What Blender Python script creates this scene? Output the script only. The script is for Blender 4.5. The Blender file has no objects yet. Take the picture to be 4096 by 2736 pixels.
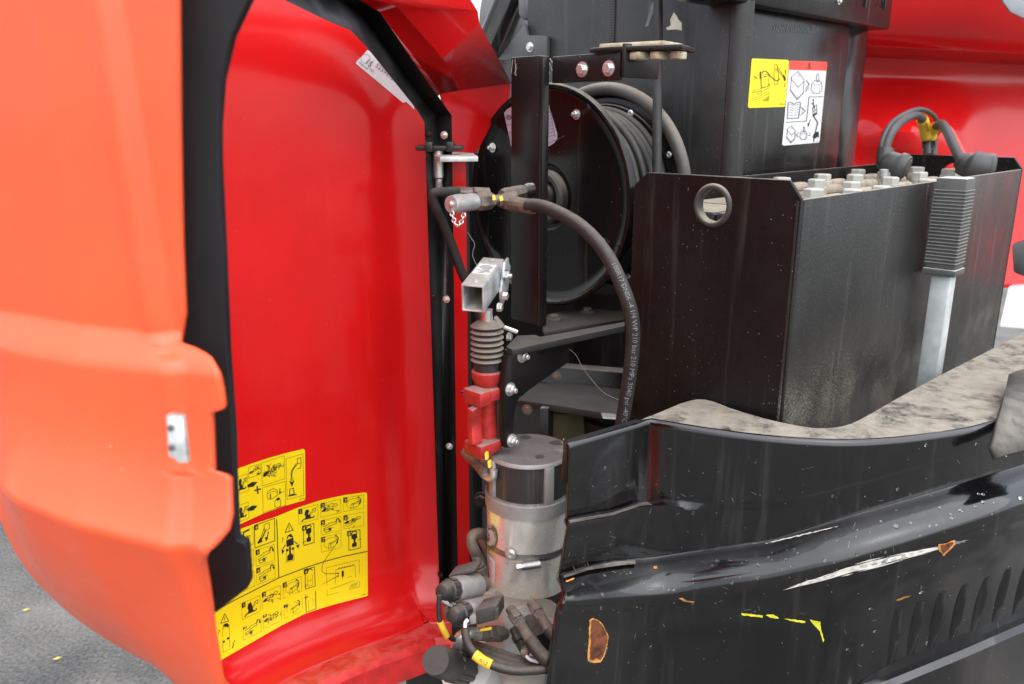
import bpy, bmesh, math, random
from mathutils import Vector, Matrix
from mathutils.bvhtree import BVHTree
V = Vector
rnd = random.Random(7)
scene = bpy.context.scene
COL = scene.collection

# ------------------------------------------------------------------ camera, sky, sun, exposure
PITCH = math.radians(15.3)
FPX = 1860 * 4096 / 2347                      # focal length in pixels of the 4096 px wide photograph
CAMLOC = V((0, 0, 1.45))
cam = bpy.data.cameras.new('camera'); camo = bpy.data.objects.new('camera', cam); COL.objects.link(camo)
camo.location = CAMLOC; camo.rotation_euler = (math.pi / 2 - PITCH, 0, 0)
cam.sensor_width = 36; cam.lens = 36 * FPX / 4096; cam.clip_start = 0.02; cam.clip_end = 2000
cam.dof.use_dof = True; cam.dof.focus_distance = 1.27; cam.dof.aperture_fstop = 5.6
scene.camera = camo
SUN_EL, SUN_AZ = math.radians(60), math.radians(150)     # azimuth clockwise from +Y
w = bpy.data.worlds.new('World'); scene.world = w; w.use_nodes = True
nt = w.node_tree; nt.nodes.clear()
sky = nt.nodes.new('ShaderNodeTexSky'); sky.sky_type = 'NISHITA'; sky.sun_disc = False
sky.sun_elevation = SUN_EL; sky.sun_rotation = SUN_AZ; sky.air_density = 1.0; sky.dust_density = 0.6; sky.ozone_density = 1.0
hs = nt.nodes.new('ShaderNodeHueSaturation'); hs.inputs['Saturation'].default_value = 0.30
bg = nt.nodes.new('ShaderNodeBackground'); bg.inputs['Strength'].default_value = 0.15
wo = nt.nodes.new('ShaderNodeOutputWorld')
tcw = nt.nodes.new('ShaderNodeTexCoord'); sep = nt.nodes.new('ShaderNodeSeparateXYZ'); cie = nt.nodes.new('ShaderNodeMapRange')   # overcast sky: luminance (1 + 2 sin h) / 3
cie.inputs[1].default_value = 0; cie.inputs[2].default_value = 1; cie.inputs[3].default_value = .48; cie.inputs[4].default_value = 1.75
mulw = nt.nodes.new('ShaderNodeVectorMath'); mulw.operation = 'SCALE'
nt.links.new(tcw.outputs['Generated'], sep.inputs[0]); nt.links.new(sep.outputs[2], cie.inputs[0]); nt.links.new(cie.outputs[0], mulw.inputs['Scale'])
nt.links.new(sky.outputs[0], hs.inputs['Color']); nt.links.new(hs.outputs[0], mulw.inputs[0]); nt.links.new(mulw.outputs[0], bg.inputs['Color']); nt.links.new(bg.outputs[0], wo.inputs[0])
sl = bpy.data.lights.new('sun', 'SUN'); sl.energy = 1.0; sl.angle = math.radians(110); sl.color = (1, .96, .9)
so = bpy.data.objects.new('sun', sl); COL.objects.link(so); so.location = (0, -3, 5)
sd = V((math.sin(SUN_AZ) * math.cos(SUN_EL), math.cos(SUN_AZ) * math.cos(SUN_EL), math.sin(SUN_EL)))
so.rotation_euler = sd.to_track_quat('Z', 'Y').to_euler()
vs = scene.view_settings
vs.view_transform = 'Standard'; vs.look = 'None'; vs.gamma = 1; vs.use_curve_mapping = False; vs.exposure = 1.45
scene.render.engine = 'CYCLES'
scene.cycles.max_bounces = 8

# ------------------------------------------------------------------ measuring helpers (photo pixel -> point in the place)
FW = V((0, math.cos(PITCH), -math.sin(PITCH))); UP = V((0, math.sin(PITCH), math.cos(PITCH))); RT = V((1, 0, 0))
TH = math.radians(45.8)
A = V((math.sin(TH), math.cos(TH), 0)); B = V((-math.cos(TH), math.sin(TH), 0)); O = V((.393, 1.1115, 0)); ZZ = V((0, 0, 1))
def zm(x0, y0, k): return lambda x, y: (x0 + x * k, y0 + y * k)
z1 = zm(1600, 0, 1300 / 1568); z2 = zm(2500, 0, 1596 / 1925); z3 = zm(1600, 900, 1100 / 1725); z4 = zm(1600, 1700, 900 / 1362)
z5 = zm(2100, 1400, 1996 / 2343); z8 = zm(800, 1750, 750 / 1238); zA = zm(2900, 500, 1196 / 2348)
zB = zm(1300, 0, 800 / 1568); zC = zm(1650, 2200, 700 / 2048); zD = zm(2950, 200, 400 / 1493); zE = zm(1650, 650, 500 / 1742)
zF = zm(3300, 1700, 796 / 1205)
d0 = zm(0, 0, 4096 / 2347)
def ray(s): return FW + RT * ((s[0] - 2048) / FPX) + UP * ((1368 - s[1]) / FPX)
def fd(s, d): return CAMLOC + ray(s) * d
def fpl(s, n, c):
    r = ray(s); return CAMLOC + r * ((c - n.dot(CAMLOC)) / n.dot(r))
def fa(s, a): return fpl(s, A, A.dot(O) + a)
def fb(s, b): return fpl(s, B, B.dot(O) + b)
def fz(s, z): return fpl(s, ZZ, z)
def fy(s, y): return fpl(s, V((0, 1, 0)), y)
def M(a, b, z): return O + A * a + B * b + V((0, 0, z))
def proj(P):
    r = P - CAMLOC; d = r.dot(FW); return (2048 + FPX * r.dot(RT) / d, 1368 - FPX * r.dot(UP) / d)
def pl_y(poly, x):
    if x <= poly[0][0]:
        p, q = poly[0], poly[1]
    elif x >= poly[-1][0]:
        p, q = poly[-2], poly[-1]
    else:
        for p, q in zip(poly, poly[1:]):
            if p[0] <= x <= q[0]: break
    return p[1] + (q[1] - p[1]) * (x - p[0]) / (q[0] - p[0])
def lerp(a, b, t): return a + (b - a) * t
def sst(a, b, x):
    t = min(1, max(0, (x - a) / (b - a))); return t * t * (3 - 2 * t)
def crom(pts, n):
    """smooth curve through points, n segments per span"""
    pts = [V(p) for p in pts]; out = []
    for i in range(len(pts) - 1):
        p0 = pts[i - 1] if i else pts[0] * 2 - pts[1]; p1, p2 = pts[i], pts[i + 1]
        p3 = pts[i + 2] if i + 2 < len(pts) else p2 * 2 - p1
        for k in range(n):
            t = k / n
            out.append(.5 * ((2 * p1) + (p2 - p0) * t + (2 * p0 - 5 * p1 + 4 * p2 - p3) * t * t + (3 * p1 - p0 - 3 * p2 + p3) * t ** 3))
    out.append(pts[-1]); return out

# ------------------------------------------------------------------ materials
MATS = {}
def mat(name, col, rough=.45, metal=0, spec=.5, coat=0, dust=0, dustcol=(.36, .32, .27), dlo=.75, dhi=.97, dscale=14, dthr=(.28, .50),
        speck=0, speckcol=(.24, .235, .225), vary=.25, vscale=5, streak=0, streakcol=None, bump=0, bscale=300, film=0, splash=None, dent=0, emit=None, aniso=False, trans=0):
    if name in MATS: return MATS[name]
    m = bpy.data.materials.new(name); m.use_nodes = True; MATS[name] = m
    t = m.node_tree; N = t.nodes; L = t.links; N.clear()
    out = N.new('ShaderNodeOutputMaterial'); p = N.new('ShaderNodeBsdfPrincipled'); L.new(p.outputs[0], out.inputs[0])
    p.inputs['Metallic'].default_value = metal; p.inputs['Specular IOR Level'].default_value = spec
    p.inputs['Coat Weight'].default_value = coat; p.inputs['Coat Roughness'].default_value = .08
    if trans: p.inputs['Transmission Weight'].default_value = trans
    tc = N.new('ShaderNodeTexCoord'); co = tc.outputs['Object']
    def math_(op, a, b=None, clamp=False):
        n = N.new('ShaderNodeMath'); n.operation = op; n.use_clamp = clamp
        for i, x in enumerate((a, b)):
            if x is None: continue
            if isinstance(x, (int, float)): n.inputs[i].default_value = x
            else: L.new(x, n.inputs[i])
        return n.outputs[0]
    def noise(scale, detail=4, rough_=.6, vec=None, dist=0):
        n = N.new('ShaderNodeTexNoise'); n.inputs['Scale'].default_value = scale; n.inputs['Detail'].default_value = detail
        n.inputs['Roughness'].default_value = rough_; n.inputs['Distortion'].default_value = dist; L.new(vec or co, n.inputs['Vector']); return n.outputs['Fac']
    def rng(x, a, b, c=0., d=1.):
        n = N.new('ShaderNodeMapRange'); n.inputs[1].default_value = a; n.inputs[2].default_value = b; n.inputs[3].default_value = c; n.inputs[4].default_value = d
        n.interpolation_type = 'SMOOTHSTEP'; L.new(x, n.inputs[0]); return n.outputs[0]
    def mix(f, a, b):
        n = N.new('ShaderNodeMix'); n.data_type = 'RGBA'
        if isinstance(f, (int, float)): n.inputs[0].default_value = f
        else: L.new(f, n.inputs[0])
        for i, x in ((6, a), (7, b)):
            if isinstance(x, tuple): n.inputs[i].default_value = (*x, 1)
            else: L.new(x, n.inputs[i])
        return n.outputs[2]
    def mp(sx, sy, sz):
        n = N.new('ShaderNodeMapping'); n.inputs['Scale'].default_value = (sx, sy, sz); L.new(co, n.inputs['Vector']); return n.outputs[0]
    nv = noise(vscale, 5)
    c = mix(rng(nv, .3, .7), tuple(x * (1 - vary) for x in col), tuple(min(1, x * (1 + vary)) for x in col))
    rr = rng(noise(vscale * 3.1, 5), .3, .7, max(.03, rough * .8), min(1, rough * 1.25))
    if streak:
        s = rng(noise(1, 4, .6, mp(60, 60, 3)), .55, .75, 0, streak)
        c = mix(s, c, streakcol or dustcol); rr = math_('ADD', rr, math_('MULTIPLY', s, .3))
    if film:                                               # thin uneven film of dried dust
        fl = rng(noise(dscale * .5, 6, .65), .35, .75, film * .35, film)
        c = mix(fl, c, dustcol); rr = math_('ADD', rr, math_('MULTIPLY', fl, .8))
    if dust:                                               # dust lies where the surface faces up
        g = N.new('ShaderNodeNewGeometry'); sx = N.new('ShaderNodeSeparateXYZ'); L.new(g.outputs['Normal'], sx.inputs[0])
        up = rng(sx.outputs[2], dlo, dhi)
        nn = rng(noise(dscale, 10, .78, dist=.25), *dthr)
        df = math_('MULTIPLY', math_('MULTIPLY', up, nn), dust, True)
        dc = mix(rng(noise(dscale * 2.3, 5), .3, .7), tuple(x * .75 for x in dustcol), dustcol)
        c = mix(df, c, dc); rr = math_('ADD', rr, math_('MULTIPLY', df, .6))
    if splash:                                             # sandy spray thrown up low on the plate
        sz = N.new('ShaderNodeSeparateXYZ'); L.new(co, sz.inputs[0]); hgt = rng(sz.outputs[2], splash[1], splash[0])
        hv = math_('MULTIPLY', hgt, rng(noise(5, 3), .25, .7, .2, 1.))
        sfc = math_('GREATER_THAN', math_('ADD', math_('MULTIPLY', hv, .34), noise(700, 2, .5)), .80)
        c = mix(math_('MULTIPLY', sfc, .38), c, dustcol); c = mix(math_('MULTIPLY', hv, .07), c, dustcol); rr = math_('ADD', rr, math_('MULTIPLY', sfc, .4))
    if speck:
        vo = N.new('ShaderNodeTexVoronoi'); vo.inputs['Scale'].default_value = 330; L.new(co, vo.inputs['Vector'])
        sp = N.new('ShaderNodeSeparateColor'); L.new(vo.outputs['Color'], sp.inputs[0])
        sel = math_('GREATER_THAN', sp.outputs[0], 1 - speck)
        near = math_('LESS_THAN', vo.outputs['Distance'], math_('MULTIPLY', math_('MULTIPLY', sp.outputs[1], sp.outputs[1]), .27))
        sf = math_('MULTIPLY', math_('MULTIPLY', sel, near), .8)
        c = mix(sf, c, speckcol); rr = math_('ADD', rr, math_('MULTIPLY', sf, .4))
    if isinstance(c, tuple): p.inputs['Base Color'].default_value = (*c, 1)
    else: L.new(c, p.inputs['Base Color'])
    L.new(rr, p.inputs['Roughness'])
    if bump:
        b = N.new('ShaderNodeBump'); b.inputs['Strength'].default_value = bump; b.inputs['Distance'].default_value = .002
        L.new(noise(bscale, 3), b.inputs['Height']); L.new(b.outputs[0], p.inputs['Normal'])
        if dent:
            b2 = N.new('ShaderNodeBump'); b2.inputs['Strength'].default_value = dent; b2.inputs['Distance'].default_value = .02
            L.new(noise(7, 2), b2.inputs['Height']); L.new(b2.outputs[0], b.inputs['Normal'])
    return m

RED_IN = mat('red_gelcoat', (.60, .008, .009), .20, spec=.3, coat=.2, vary=.08, vscale=3, speck=.04, speckcol=(.6, .10, .07), bump=.03, bscale=60, dent=.06, streak=.05, streakcol=(.62, .09, .07))
RED_OUT = mat('red_gelcoat_overexposed', (.86, .105, .036), .34, spec=.35, coat=.15, vary=.07, vscale=6, speck=.008, speckcol=(.85, .4, .25), bump=.03, bscale=60)  # same red gelcoat; overexposed sky light is put into this paler orange
BLK_TRAY = mat('black_tray_paint', (.007, .0068, .0068), .32, spec=.2, film=.006, dust=.8, speck=.10, streak=.05, bump=.25, bscale=220, dscale=20)
BLK_SIDE = mat('black_tray_side_paint', (.009, .009, .009), .34, spec=.4, film=.014, dust=.8, speck=.10, streak=.10, bump=.3, bscale=220, dscale=20, splash=(.20, .38), dustcol=(.40, .36, .29))
BLK_BUMP = mat('black_counterweight_paint', (.003, .003, .0035), .13, spec=.35, coat=.7, film=.005, speck=.05, streak=.04, bump=.04, bscale=40, dscale=16, dent=.05)
BLK_LEDGE = mat('dusty_black_ledge', (.010, .010, .011), .3, film=.06, dust=.92, dlo=.8, dhi=.95, dustcol=(.31, .27, .215), speck=.05, dscale=20, dthr=(.32, .55))
BLK_TANK = mat('black_tank_plastic', (.007, .007, .008), .20, spec=.35, film=.02, speck=.10, streak=.22, dust=.7, streakcol=(.16, .16, .15), bump=.06, bscale=200)
BLK_REEL = mat('black_reel_enamel', (.005, .0045, .0045), .18, spec=.3, film=.010, speck=.05, dust=.5, dlo=.4, dhi=.9, streak=.05)
BLK_STEEL = mat('black_bracket_paint', (.007, .006, .006), .30, spec=.3, film=.02, speck=.05, dust=.85, dlo=.6, dhi=.95, bump=.1)
BLK_RAIL = mat('black_rail_plastic', (.006, .006, .007), .42, speck=.05, film=.02)
BLK_LINER = mat('black_liner_foam', (.007, .0075, .009), .6, spec=.3, vary=.3, film=.01)
BLK_DARK = mat('black_compartment_steel', (.008, .008, .008), .6, film=.05)
RUBBER = mat('black_rubber_hose', (.014, .013, .012), .5, spec=.35, film=.06, dust=.45, dlo=.3, dhi=1, speck=.03, dustcol=(.24, .20, .17), dscale=60, bump=.4, bscale=500)
RUBBER_D = mat('dusty_bellows_rubber', (.035, .032, .030), .65, dust=.9, dlo=-.1, dhi=.8, dustcol=(.26, .22, .18))
GRIP = mat('black_grip_rubber', (.035, .035, .035), .6, film=.15, dust=.9, dlo=.6, dhi=.95, dustcol=(.6, .58, .54), speck=.05)
GALV = mat('galvanised_steel', (.44, .45, .445), .48, metal=.45, vary=.3, vscale=40, dust=.75, dlo=.5, dscale=50, dustcol=(.30, .26, .215), speck=.05, bump=.2)
ZINC = mat('zinc_bolt_steel', (.66, .66, .63), .33, metal=.8, vary=.2, vscale=60, dust=.3, dlo=.6)
CAPGREY = mat('dusty_grey_bolt_cap', (.36, .36, .33), .55, vary=.15, vscale=40, dust=.9, dlo=.5, dhi=.95, dustcol=(.50, .46, .38))
CELL = mat('black_battery_cell_plastic', (.02, .02, .022), .4, dust=.7, dlo=.8, dscale=25, dustcol=(.45, .38, .28))
CLAY = mat('dusty_cell_connector', (.30, .25, .19), .75, vary=.25, vscale=30)
ALU = mat('grey_cast_motor_end', (.34, .335, .325), .45, metal=.3, vary=.15, vscale=25, film=.15, dust=.9, dlo=.7, dustcol=(.14, .125, .115), bump=.2, speck=.05)
CHROMATE = mat('zinc_chromate_motor_shell', (.86, .85, .78), .26, metal=.6, vary=.12, vscale=9, film=.02, streak=.04)
BRUSHED = mat('clamp_band_steel', (.30, .30, .29), .38, metal=.9, vary=.2, vscale=50)
DIRTY = mat('dusty_fitting_steel', (.17, .145, .12), .45, metal=.45, vary=.4, vscale=40, dust=.7, dlo=.2, dhi=.95, dustcol=(.22, .175, .135), speck=.02, dscale=70, bump=.5, bscale=420)
SOLEN = mat('grey_solenoid_shell', (.40, .385, .375), .42, metal=.6, vary=.12, vscale=30, dust=.6, dlo=.5, dustcol=(.26, .22, .19), speck=.05, dscale=70, bump=.3, bscale=420)
BLOCK = mat('anodised_manifold_alloy', (.50, .50, .48), .45, metal=.1, vary=.12, vscale=20, dust=.9, dlo=.3, dustcol=(.24, .20, .16), bump=.2)
PLAST = mat('black_connector_plastic', (.016, .015, .015), .45, film=.12, dust=.6, dlo=.5, dustcol=(.17, .145, .12), dscale=70, bump=.4, bscale=420)
PUMPRED = mat('red_pump_casting', (.38, .016, .014), .45, vary=.3, vscale=40, dust=.9, dlo=.5, dscale=50, film=.06, dustcol=(.28, .19, .16), bump=.5, bscale=150)
YEL = mat('yellow_decal_film', (.80, .64, .003), .35, vary=.03, vscale=8)
YELT = mat('yellow_cable_marker', (.80, .50, .01), .45, vary=.1, vscale=30, film=.1)
WHITE = mat('white_decal_film', (.66, .66, .68), .35, vary=.03)
LILAC = mat('pale_label_film', (.60, .56, .66), .4, vary=.05)
INK = mat('black_ink', (.012, .012, .012), .4, vary=.05)
INKG = mat('grey_ink', (.10, .10, .11), .5, vary=.05)
DRED = mat('red_decal_ink', (.72, .045, .025), .35, vary=.03)
HOSEINK = mat('pale_hose_ink', (.17, .17, .165), .6, vary=.2)
ORANGE_RUST = mat('rust_orange', (.13, .036, .011), .8, vary=.6, vscale=60, bump=.6, bscale=400)
RUST_EDGE = mat('rust_yellow_edge', (.50, .21, .045), .7, vary=.45, vscale=60)
SCRATCH = mat('white_scuffed_primer', (.55, .53, .47), .6, vary=.12, vscale=60)
SCUFFG = mat('grey_scuff', (.13, .13, .13), .5, vary=.3, vscale=60)
YPAINT = mat('yellow_green_paint_mark', (.62, .60, .03), .5, vary=.2, vscale=60)
TANKW = mat('white_reservoir_plastic', (.72, .71, .66), .4, vary=.08, vscale=6, film=.10, dustcol=(.36, .27, .18), dust=.35, dthr=(.42, .60), dscale=9)
CREAM = mat('cream_plastic', (.46, .39, .27), .6, vary=.45, vscale=50, film=.3, dustcol=(.16, .10, .06), dust=.5)
BOOM = mat('grey_boom_paint', (.055, .058, .062), .38, film=.15, speck=.12, streak=.1)
OLIVE = mat('olive_yellow_paint', (.07, .066, .006), .5, vary=.3)
CABRED = mat('red_cable', (.50, .03, .02), .45, film=.1)
CABGREY = mat('grey_cable_jacket', (.034, .034, .036), .45, film=.07, speck=.04)
BOOT = mat('black_rubber_boot', (.030, .031, .033), .45, film=.05, dust=.35)
WATER = mat('water_drop', (.9, .9, .9), .02, spec=.6, trans=1, vary=0)
COBWEB = mat('cobweb_thread', (.33, .30, .27), .8)
PLASTER = mat('dried_plaster_splash', (.62, .57, .46), .85, vary=.2, vscale=40)
WHITEP = mat('white_panel_paint', (.78, .78, .78), .4)
GREYP = mat('grey_cap_paint', (.25, .26, .28), .4)

# ------------------------------------------------------------------ mesh builder
def basis(n):
    n = n.normalized(); x = n.orthogonal().normalized(); return x, n.cross(x), n
class MB:
    def __init__(s): s.v = []; s.f = []
    def add(s, vs_, fs):
        k = len(s.v); s.v += [V(p) for p in vs_]; s.f += [tuple(i + k for i in f) for f in fs]; return s
    def par(s, o, x, y, z):
        return s.add([o, o + x, o + x + y, o + y, o + z, o + x + z, o + x + y + z, o + y + z],
                     [(0, 3, 2, 1), (4, 5, 6, 7), (0, 1, 5, 4), (1, 2, 6, 5), (2, 3, 7, 6), (3, 0, 4, 7)])
    def cbox(s, c, x, y, z): return s.par(c - (x + y + z) / 2, x, y, z)
    def prism(s, pts, vec):
        n = len(pts)
        return s.add(list(pts) + [p + vec for p in pts], [tuple(range(n))[::-1], tuple(range(n, 2 * n))] + [(i, (i + 1) % n, n + (i + 1) % n, n + i) for i in range(n)])
    def loft(s, rings, closed=True, caps=True):
        n = len(rings[0]); vs_ = [p for r in rings for p in r]; fs = []
        for i in range(len(rings) - 1):
            for j in range(n if closed else n - 1):
                a, b = i * n + j, i * n + (j + 1) % n; fs.append((a, b, b + n, a + n))
        if caps and closed: fs += [tuple(range(n))[::-1], tuple(range((len(rings) - 1) * n, len(rings) * n))]
        return s.add(vs_, fs)
    def tube(s, path, r, n=10, caps=True):
        path = [V(p) for p in path]; rings = []; x = None
        for i, p in enumerate(path):
            t = (path[min(i + 1, len(path) - 1)] - path[max(i - 1, 0)]).normalized()
            x = t.orthogonal().normalized() if x is None else (x - t * x.dot(t)).normalized()
            y = t.cross(x); rr = r[i] if isinstance(r, (list, tuple)) else r
            rings.append([p + (x * math.cos(2 * math.pi * k / n) + y * math.sin(2 * math.pi * k / n)) * rr for k in range(n)])
        return s.loft(rings, True, caps)
    def sweep(s, path, dirs, w, h):
        """rectangular section along path; dirs = width direction per point"""
        rings = []
        for i, p in enumerate(path):
            t = (path[min(i + 1, len(path) - 1)] - path[max(i - 1, 0)]).normalized()
            x = (dirs[i] - t * dirs[i].dot(t)).normalized(); y = t.cross(x)
            rings.append([p + x * w * a / 2 + y * h * b / 2 for a, b in ((-1, -1), (1, -1), (1, 1), (-1, 1))])
        return s.loft(rings)
    def lathe(s, o, ax, prof, n=32, caps=True):
        x, y, z = basis(ax)
        return s.loft([[o + z * h + (x * math.cos(2 * math.pi * k / n) + y * math.sin(2 * math.pi * k / n)) * r for k in range(n)] for r, h in prof], True, caps)
    def hexp(s, o, ax, r, h, rot=0):
        x, y, z = basis(ax)
        def ring(rr, hh): return [o + z * hh + (x * math.cos(rot + math.pi * k / 3) + y * math.sin(rot + math.pi * k / 3)) * rr for k in range(6)]
        return s.loft([ring(r, 0), ring(r, h * .86), ring(r * .88, h)])
    def plate(s, o, ex, ey, poly, holes, vec):
        """flat plate with holes: 2D loops in (ex, ey), pushed by vec"""
        bm = bmesh.new(); loops = [poly] + holes
        for lp in loops:
            vv = [bm.verts.new(o + ex * a + ey * b) for a, b in lp]
            for i in range(len(vv)): bm.edges.new((vv[i], vv[(i + 1) % len(vv)]))
        bmesh.ops.triangle_fill(bm, edges=bm.edges[:], use_beauty=True)
        bm.verts.index_update(); n = len(bm.verts)
        vs_ = [v.co.copy() for v in bm.verts]; fs = [tuple(v.index for v in f.verts) for f in bm.faces]; bm.free()
        allf = fs + [tuple(i + n for i in f[::-1]) for f in fs]; k = 0
        for lp in loops:
            m = len(lp); allf += [(k + i, k + (i + 1) % m, k + (i + 1) % m + n, k + i + n) for i in range(m)]; k += m
        return s.add(vs_ + [p + vec for p in vs_], allf)
    def bvh(s): return BVHTree.FromPolygons(s.v, s.f)
    def build(s, name, m, parent=None, bevel=0, ang=35, seg=2, recalc=True, kind=None, label=None, solid=0):
        off = V((0, 0, 0)); q = parent
        while q is not None: off += V(q.location); q = q.parent
        bm = bmesh.new(); vv = [bm.verts.new(p - off) for p in s.v]
        for f in s.f:
            if len(set(f)) > 2:
                try: bm.faces.new([vv[i] for i in f])
                except ValueError: pass
        bmesh.ops.remove_doubles(bm, verts=bm.verts[:], dist=1e-6)
        if recalc: bmesh.ops.recalc_face_normals(bm, faces=bm.faces[:])
        if bevel:
            ed = [e for e in bm.edges if len(e.link_faces) == 2 and e.calc_face_angle(0) > math.radians(30)]
            bmesh.ops.bevel(bm, geom=ed, offset=bevel, segments=seg, affect='EDGES', profile=.5, clamp_overlap=True)
        for f in bm.faces: f.smooth = True
        for e in bm.edges:
            if len(e.link_faces) == 2 and e.calc_face_angle(0) > math.radians(ang): e.smooth = False
        me = bpy.data.meshes.new(name); bm.to_mesh(me); bm.free(); me.materials.append(m)
        o = bpy.data.objects.new(name, me); COL.objects.link(o)
        if parent: o.parent = parent
        if kind: o['kind'] = kind
        if label: o['label'] = label
        if solid:
            md = o.modifiers.new('thickness', 'SOLIDIFY'); md.thickness = abs(solid); md.offset = 1 if solid > 0 else -1; md.use_even_offset = False
        return o
def thing(name, label, cat, loc, group=None):
    o = bpy.data.objects.new(name, None); o.empty_display_size = .05; COL.objects.link(o); o.location = loc
    o['label'] = label; o['category'] = cat
    if group: o['group'] = group
    return o
def tag(o, label, cat, group=None):
    o['label'] = label; o['category'] = cat
    if group: o['group'] = group
    return o
BOLTS = {}
def bolt(parent, pos, n, r, kind='head', m=None, name='bolt', rot=None):
    m = m or ZINC; key = (kind, m.name); r = r if m is CAPGREY else r * .70
    if key not in BOLTS:
        mb = MB(); z = V((0, 0, 1)); o = V((0, 0, 0))
        if kind == 'head': mb.lathe(o, z, [(1.45, 0), (1.45, .2)], 18).hexp(o + z * .2, z, 1, .75)
        elif kind == 'nut': mb.lathe(o, z, [(1.5, 0), (1.5, .2)], 18).hexp(o + z * .2, z, 1, .95).lathe(o + z * 1.1, z, [(.55, 0), (.55, .8), (.45, .9)], 12)
        elif kind == 'socket': mb.lathe(o, z, [(1.5, 0), (1.4, .25), (1.0, .5), (.55, .55), (.5, .25), (.1, .25)], 18)
        elif kind == 'big': mb.lathe(o, z, [(1.12, 0), (1.12, .18)], 18).hexp(o + z * .18, z, 1, .85)
        me = mb.build('bolt', m, ang=25); data = me.data; bpy.data.objects.remove(me); BOLTS[key] = data
    o = bpy.data.objects.new(name, BOLTS[key]); COL.objects.link(o); o.parent = parent
    off = V((0, 0, 0)); q = parent
    while q is not None: off += V(q.location); q = q.parent
    R = n.to_track_quat('Z', 'Y').to_matrix().to_4x4() @ Matrix.Rotation(rot if rot is not None else rnd.random() * 1.0, 4, 'Z')
    o.matrix_local = Matrix.Translation(pos - off) @ R @ Matrix.Scale(r, 4)
    return o

# flat print / patches lying on a surface: 2D outlines mapped through a frame, dropped on the surface along the sight line
class Print:
    def __init__(s, bvh, eps): s.b = bvh; s.eps = eps; s.m = MB(); s.map = lambda x, y: (x, y)
    def hit(s, px):
        r = ray(px).normalized(); h = s.b.ray_cast(CAMLOC, r)
        if h[0] is None: return None
        n = h[1]; n = -n if n.dot(r) > 0 else n
        return h[0] + n * s.eps
    def raw(s, pts, faces):
        hs_ = [s.hit(s.map(*p)) for p in pts]; ix = {}; vs_ = []
        for i, h in enumerate(hs_):
            if h is not None: ix[i] = len(vs_); vs_.append(h)
        s.m.add(vs_, [tuple(ix[i] for i in f) for f in faces if all(i in ix for i in f)])
    def poly(s, pts, step=None):
        bm = bmesh.new(); vv = [bm.verts.new((p[0], p[1], 0)) for p in pts]; 
        try: bm.faces.new(vv)
        except ValueError: bm.free(); return
        bmesh.ops.triangulate(bm, faces=bm.faces[:])
        if step:
            for _ in range(5):
                ed = [e for e in bm.edges if e.calc_length() > step]
                if not ed: break
                bmesh.ops.subdivide_edges(bm, edges=ed, cuts=1); bmesh.ops.triangulate(bm, faces=bm.faces[:])
        bm.verts.index_update(); s.raw([(v.co.x, v.co.y) for v in bm.verts], [tuple(v.index for v in f.verts) for f in bm.faces]); bm.free()
    def line(s, pts, wd, step=None, closed=False):
        pts = list(pts) + ([pts[0]] if closed else [])
        for (x0, y0), (x1, y1) in zip(pts, pts[1:]):
            d = math.hypot(x1 - x0, y1 - y0)
            if d < 1e-9: continue
            tx, ty = (x1 - x0) / d, (y1 - y0) / d; h = wd / 2; x0e, y0e, x1e, y1e = x0 - tx * h * .6, y0 - ty * h * .6, x1 + tx * h * .6, y1 + ty * h * .6
            n = max(1, int(d / step)) if step else 1; P = []; F = []
            for i in range(n + 1):
                x, y = lerp(x0e, x1e, i / n), lerp(y0e, y1e, i / n); P += [(x - ty * h, y + tx * h), (x + ty * h, y - tx * h)]
                if i: F.append((2 * i - 2, 2 * i - 1, 2 * i + 1, 2 * i))
            s.raw(P, F)
    def rect(s, x0, y0, x1, y1, step=None): s.poly([(x0, y0), (x1, y0), (x1, y1), (x0, y1)], step)
    def frame(s, x0, y0, x1, y1, wd, step=None): s.line([(x0, y0), (x1, y0), (x1, y1), (x0, y1)], wd, step, True)
    def arrow(s, x0, y0, x1, y1, wd, hd):
        d = math.hypot(x1 - x0, y1 - y0); tx, ty = (x1 - x0) / d, (y1 - y0) / d; bx, by = x1 - tx * hd, y1 - ty * hd
        s.line([(x0, y0), (bx, by)], wd); s.poly([(x1, y1), (bx - ty * hd * .55, by + tx * hd * .55), (bx + ty * hd * .55, by - tx * hd * .55)])
    def text(s, body, fn, size=1, align='LEFT'):
        cu = bpy.data.curves.new('t', 'FONT'); cu.body = body; cu.size = size; cu.align_x = align; cu.resolution_u = 2
        ob = bpy.data.objects.new('t', cu); COL.objects.link(ob); bpy.context.view_layer.update()
        ev = ob.evaluated_get(bpy.context.evaluated_depsgraph_get()); me = ev.to_mesh()
        pts = [fn(v.co.x, v.co.y) for v in me.vertices]; fs = [tuple(p.vertices) for p in me.polygons]
        ev.to_mesh_clear(); bpy.data.objects.remove(ob); bpy.data.curves.remove(cu)
        s.raw(pts, fs)
    def build(s, name, m, parent, **k):
        if any(w_ in name for w_ in ('print', 'number', 'query', 'code')): k['kind'] = 'stuff'
        return s.m.build(name, m, parent, recalc=False, **k) if s.m.f else None
def quadmap(q):
    """unit square (x right, y down) -> four pixel corners TL TR BR BL"""
    a, b, c, d = q
    return lambda x, y: ((1 - y) * ((1 - x) * a[0] + x * b[0]) + y * ((1 - x) * d[0] + x * c[0]), (1 - y) * ((1 - x) * a[1] + x * b[1]) + y * ((1 - x) * d[1] + x * c[1]))
def rounded(x0, y0, x1, y1, rx, ry, n=4):
    out = []
    for cx, cy, a0 in ((x1 - rx, y0 + ry, -90), (x1 - rx, y1 - ry, 0), (x0 + rx, y1 - ry, 90), (x0 + rx, y0 + ry, 180)):
        for i in range(n + 1):
            t = math.radians(a0 + 90 * i / n); out.append((cx + rx * math.cos(t), cy + ry * math.sin(t)))
    return out
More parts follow.
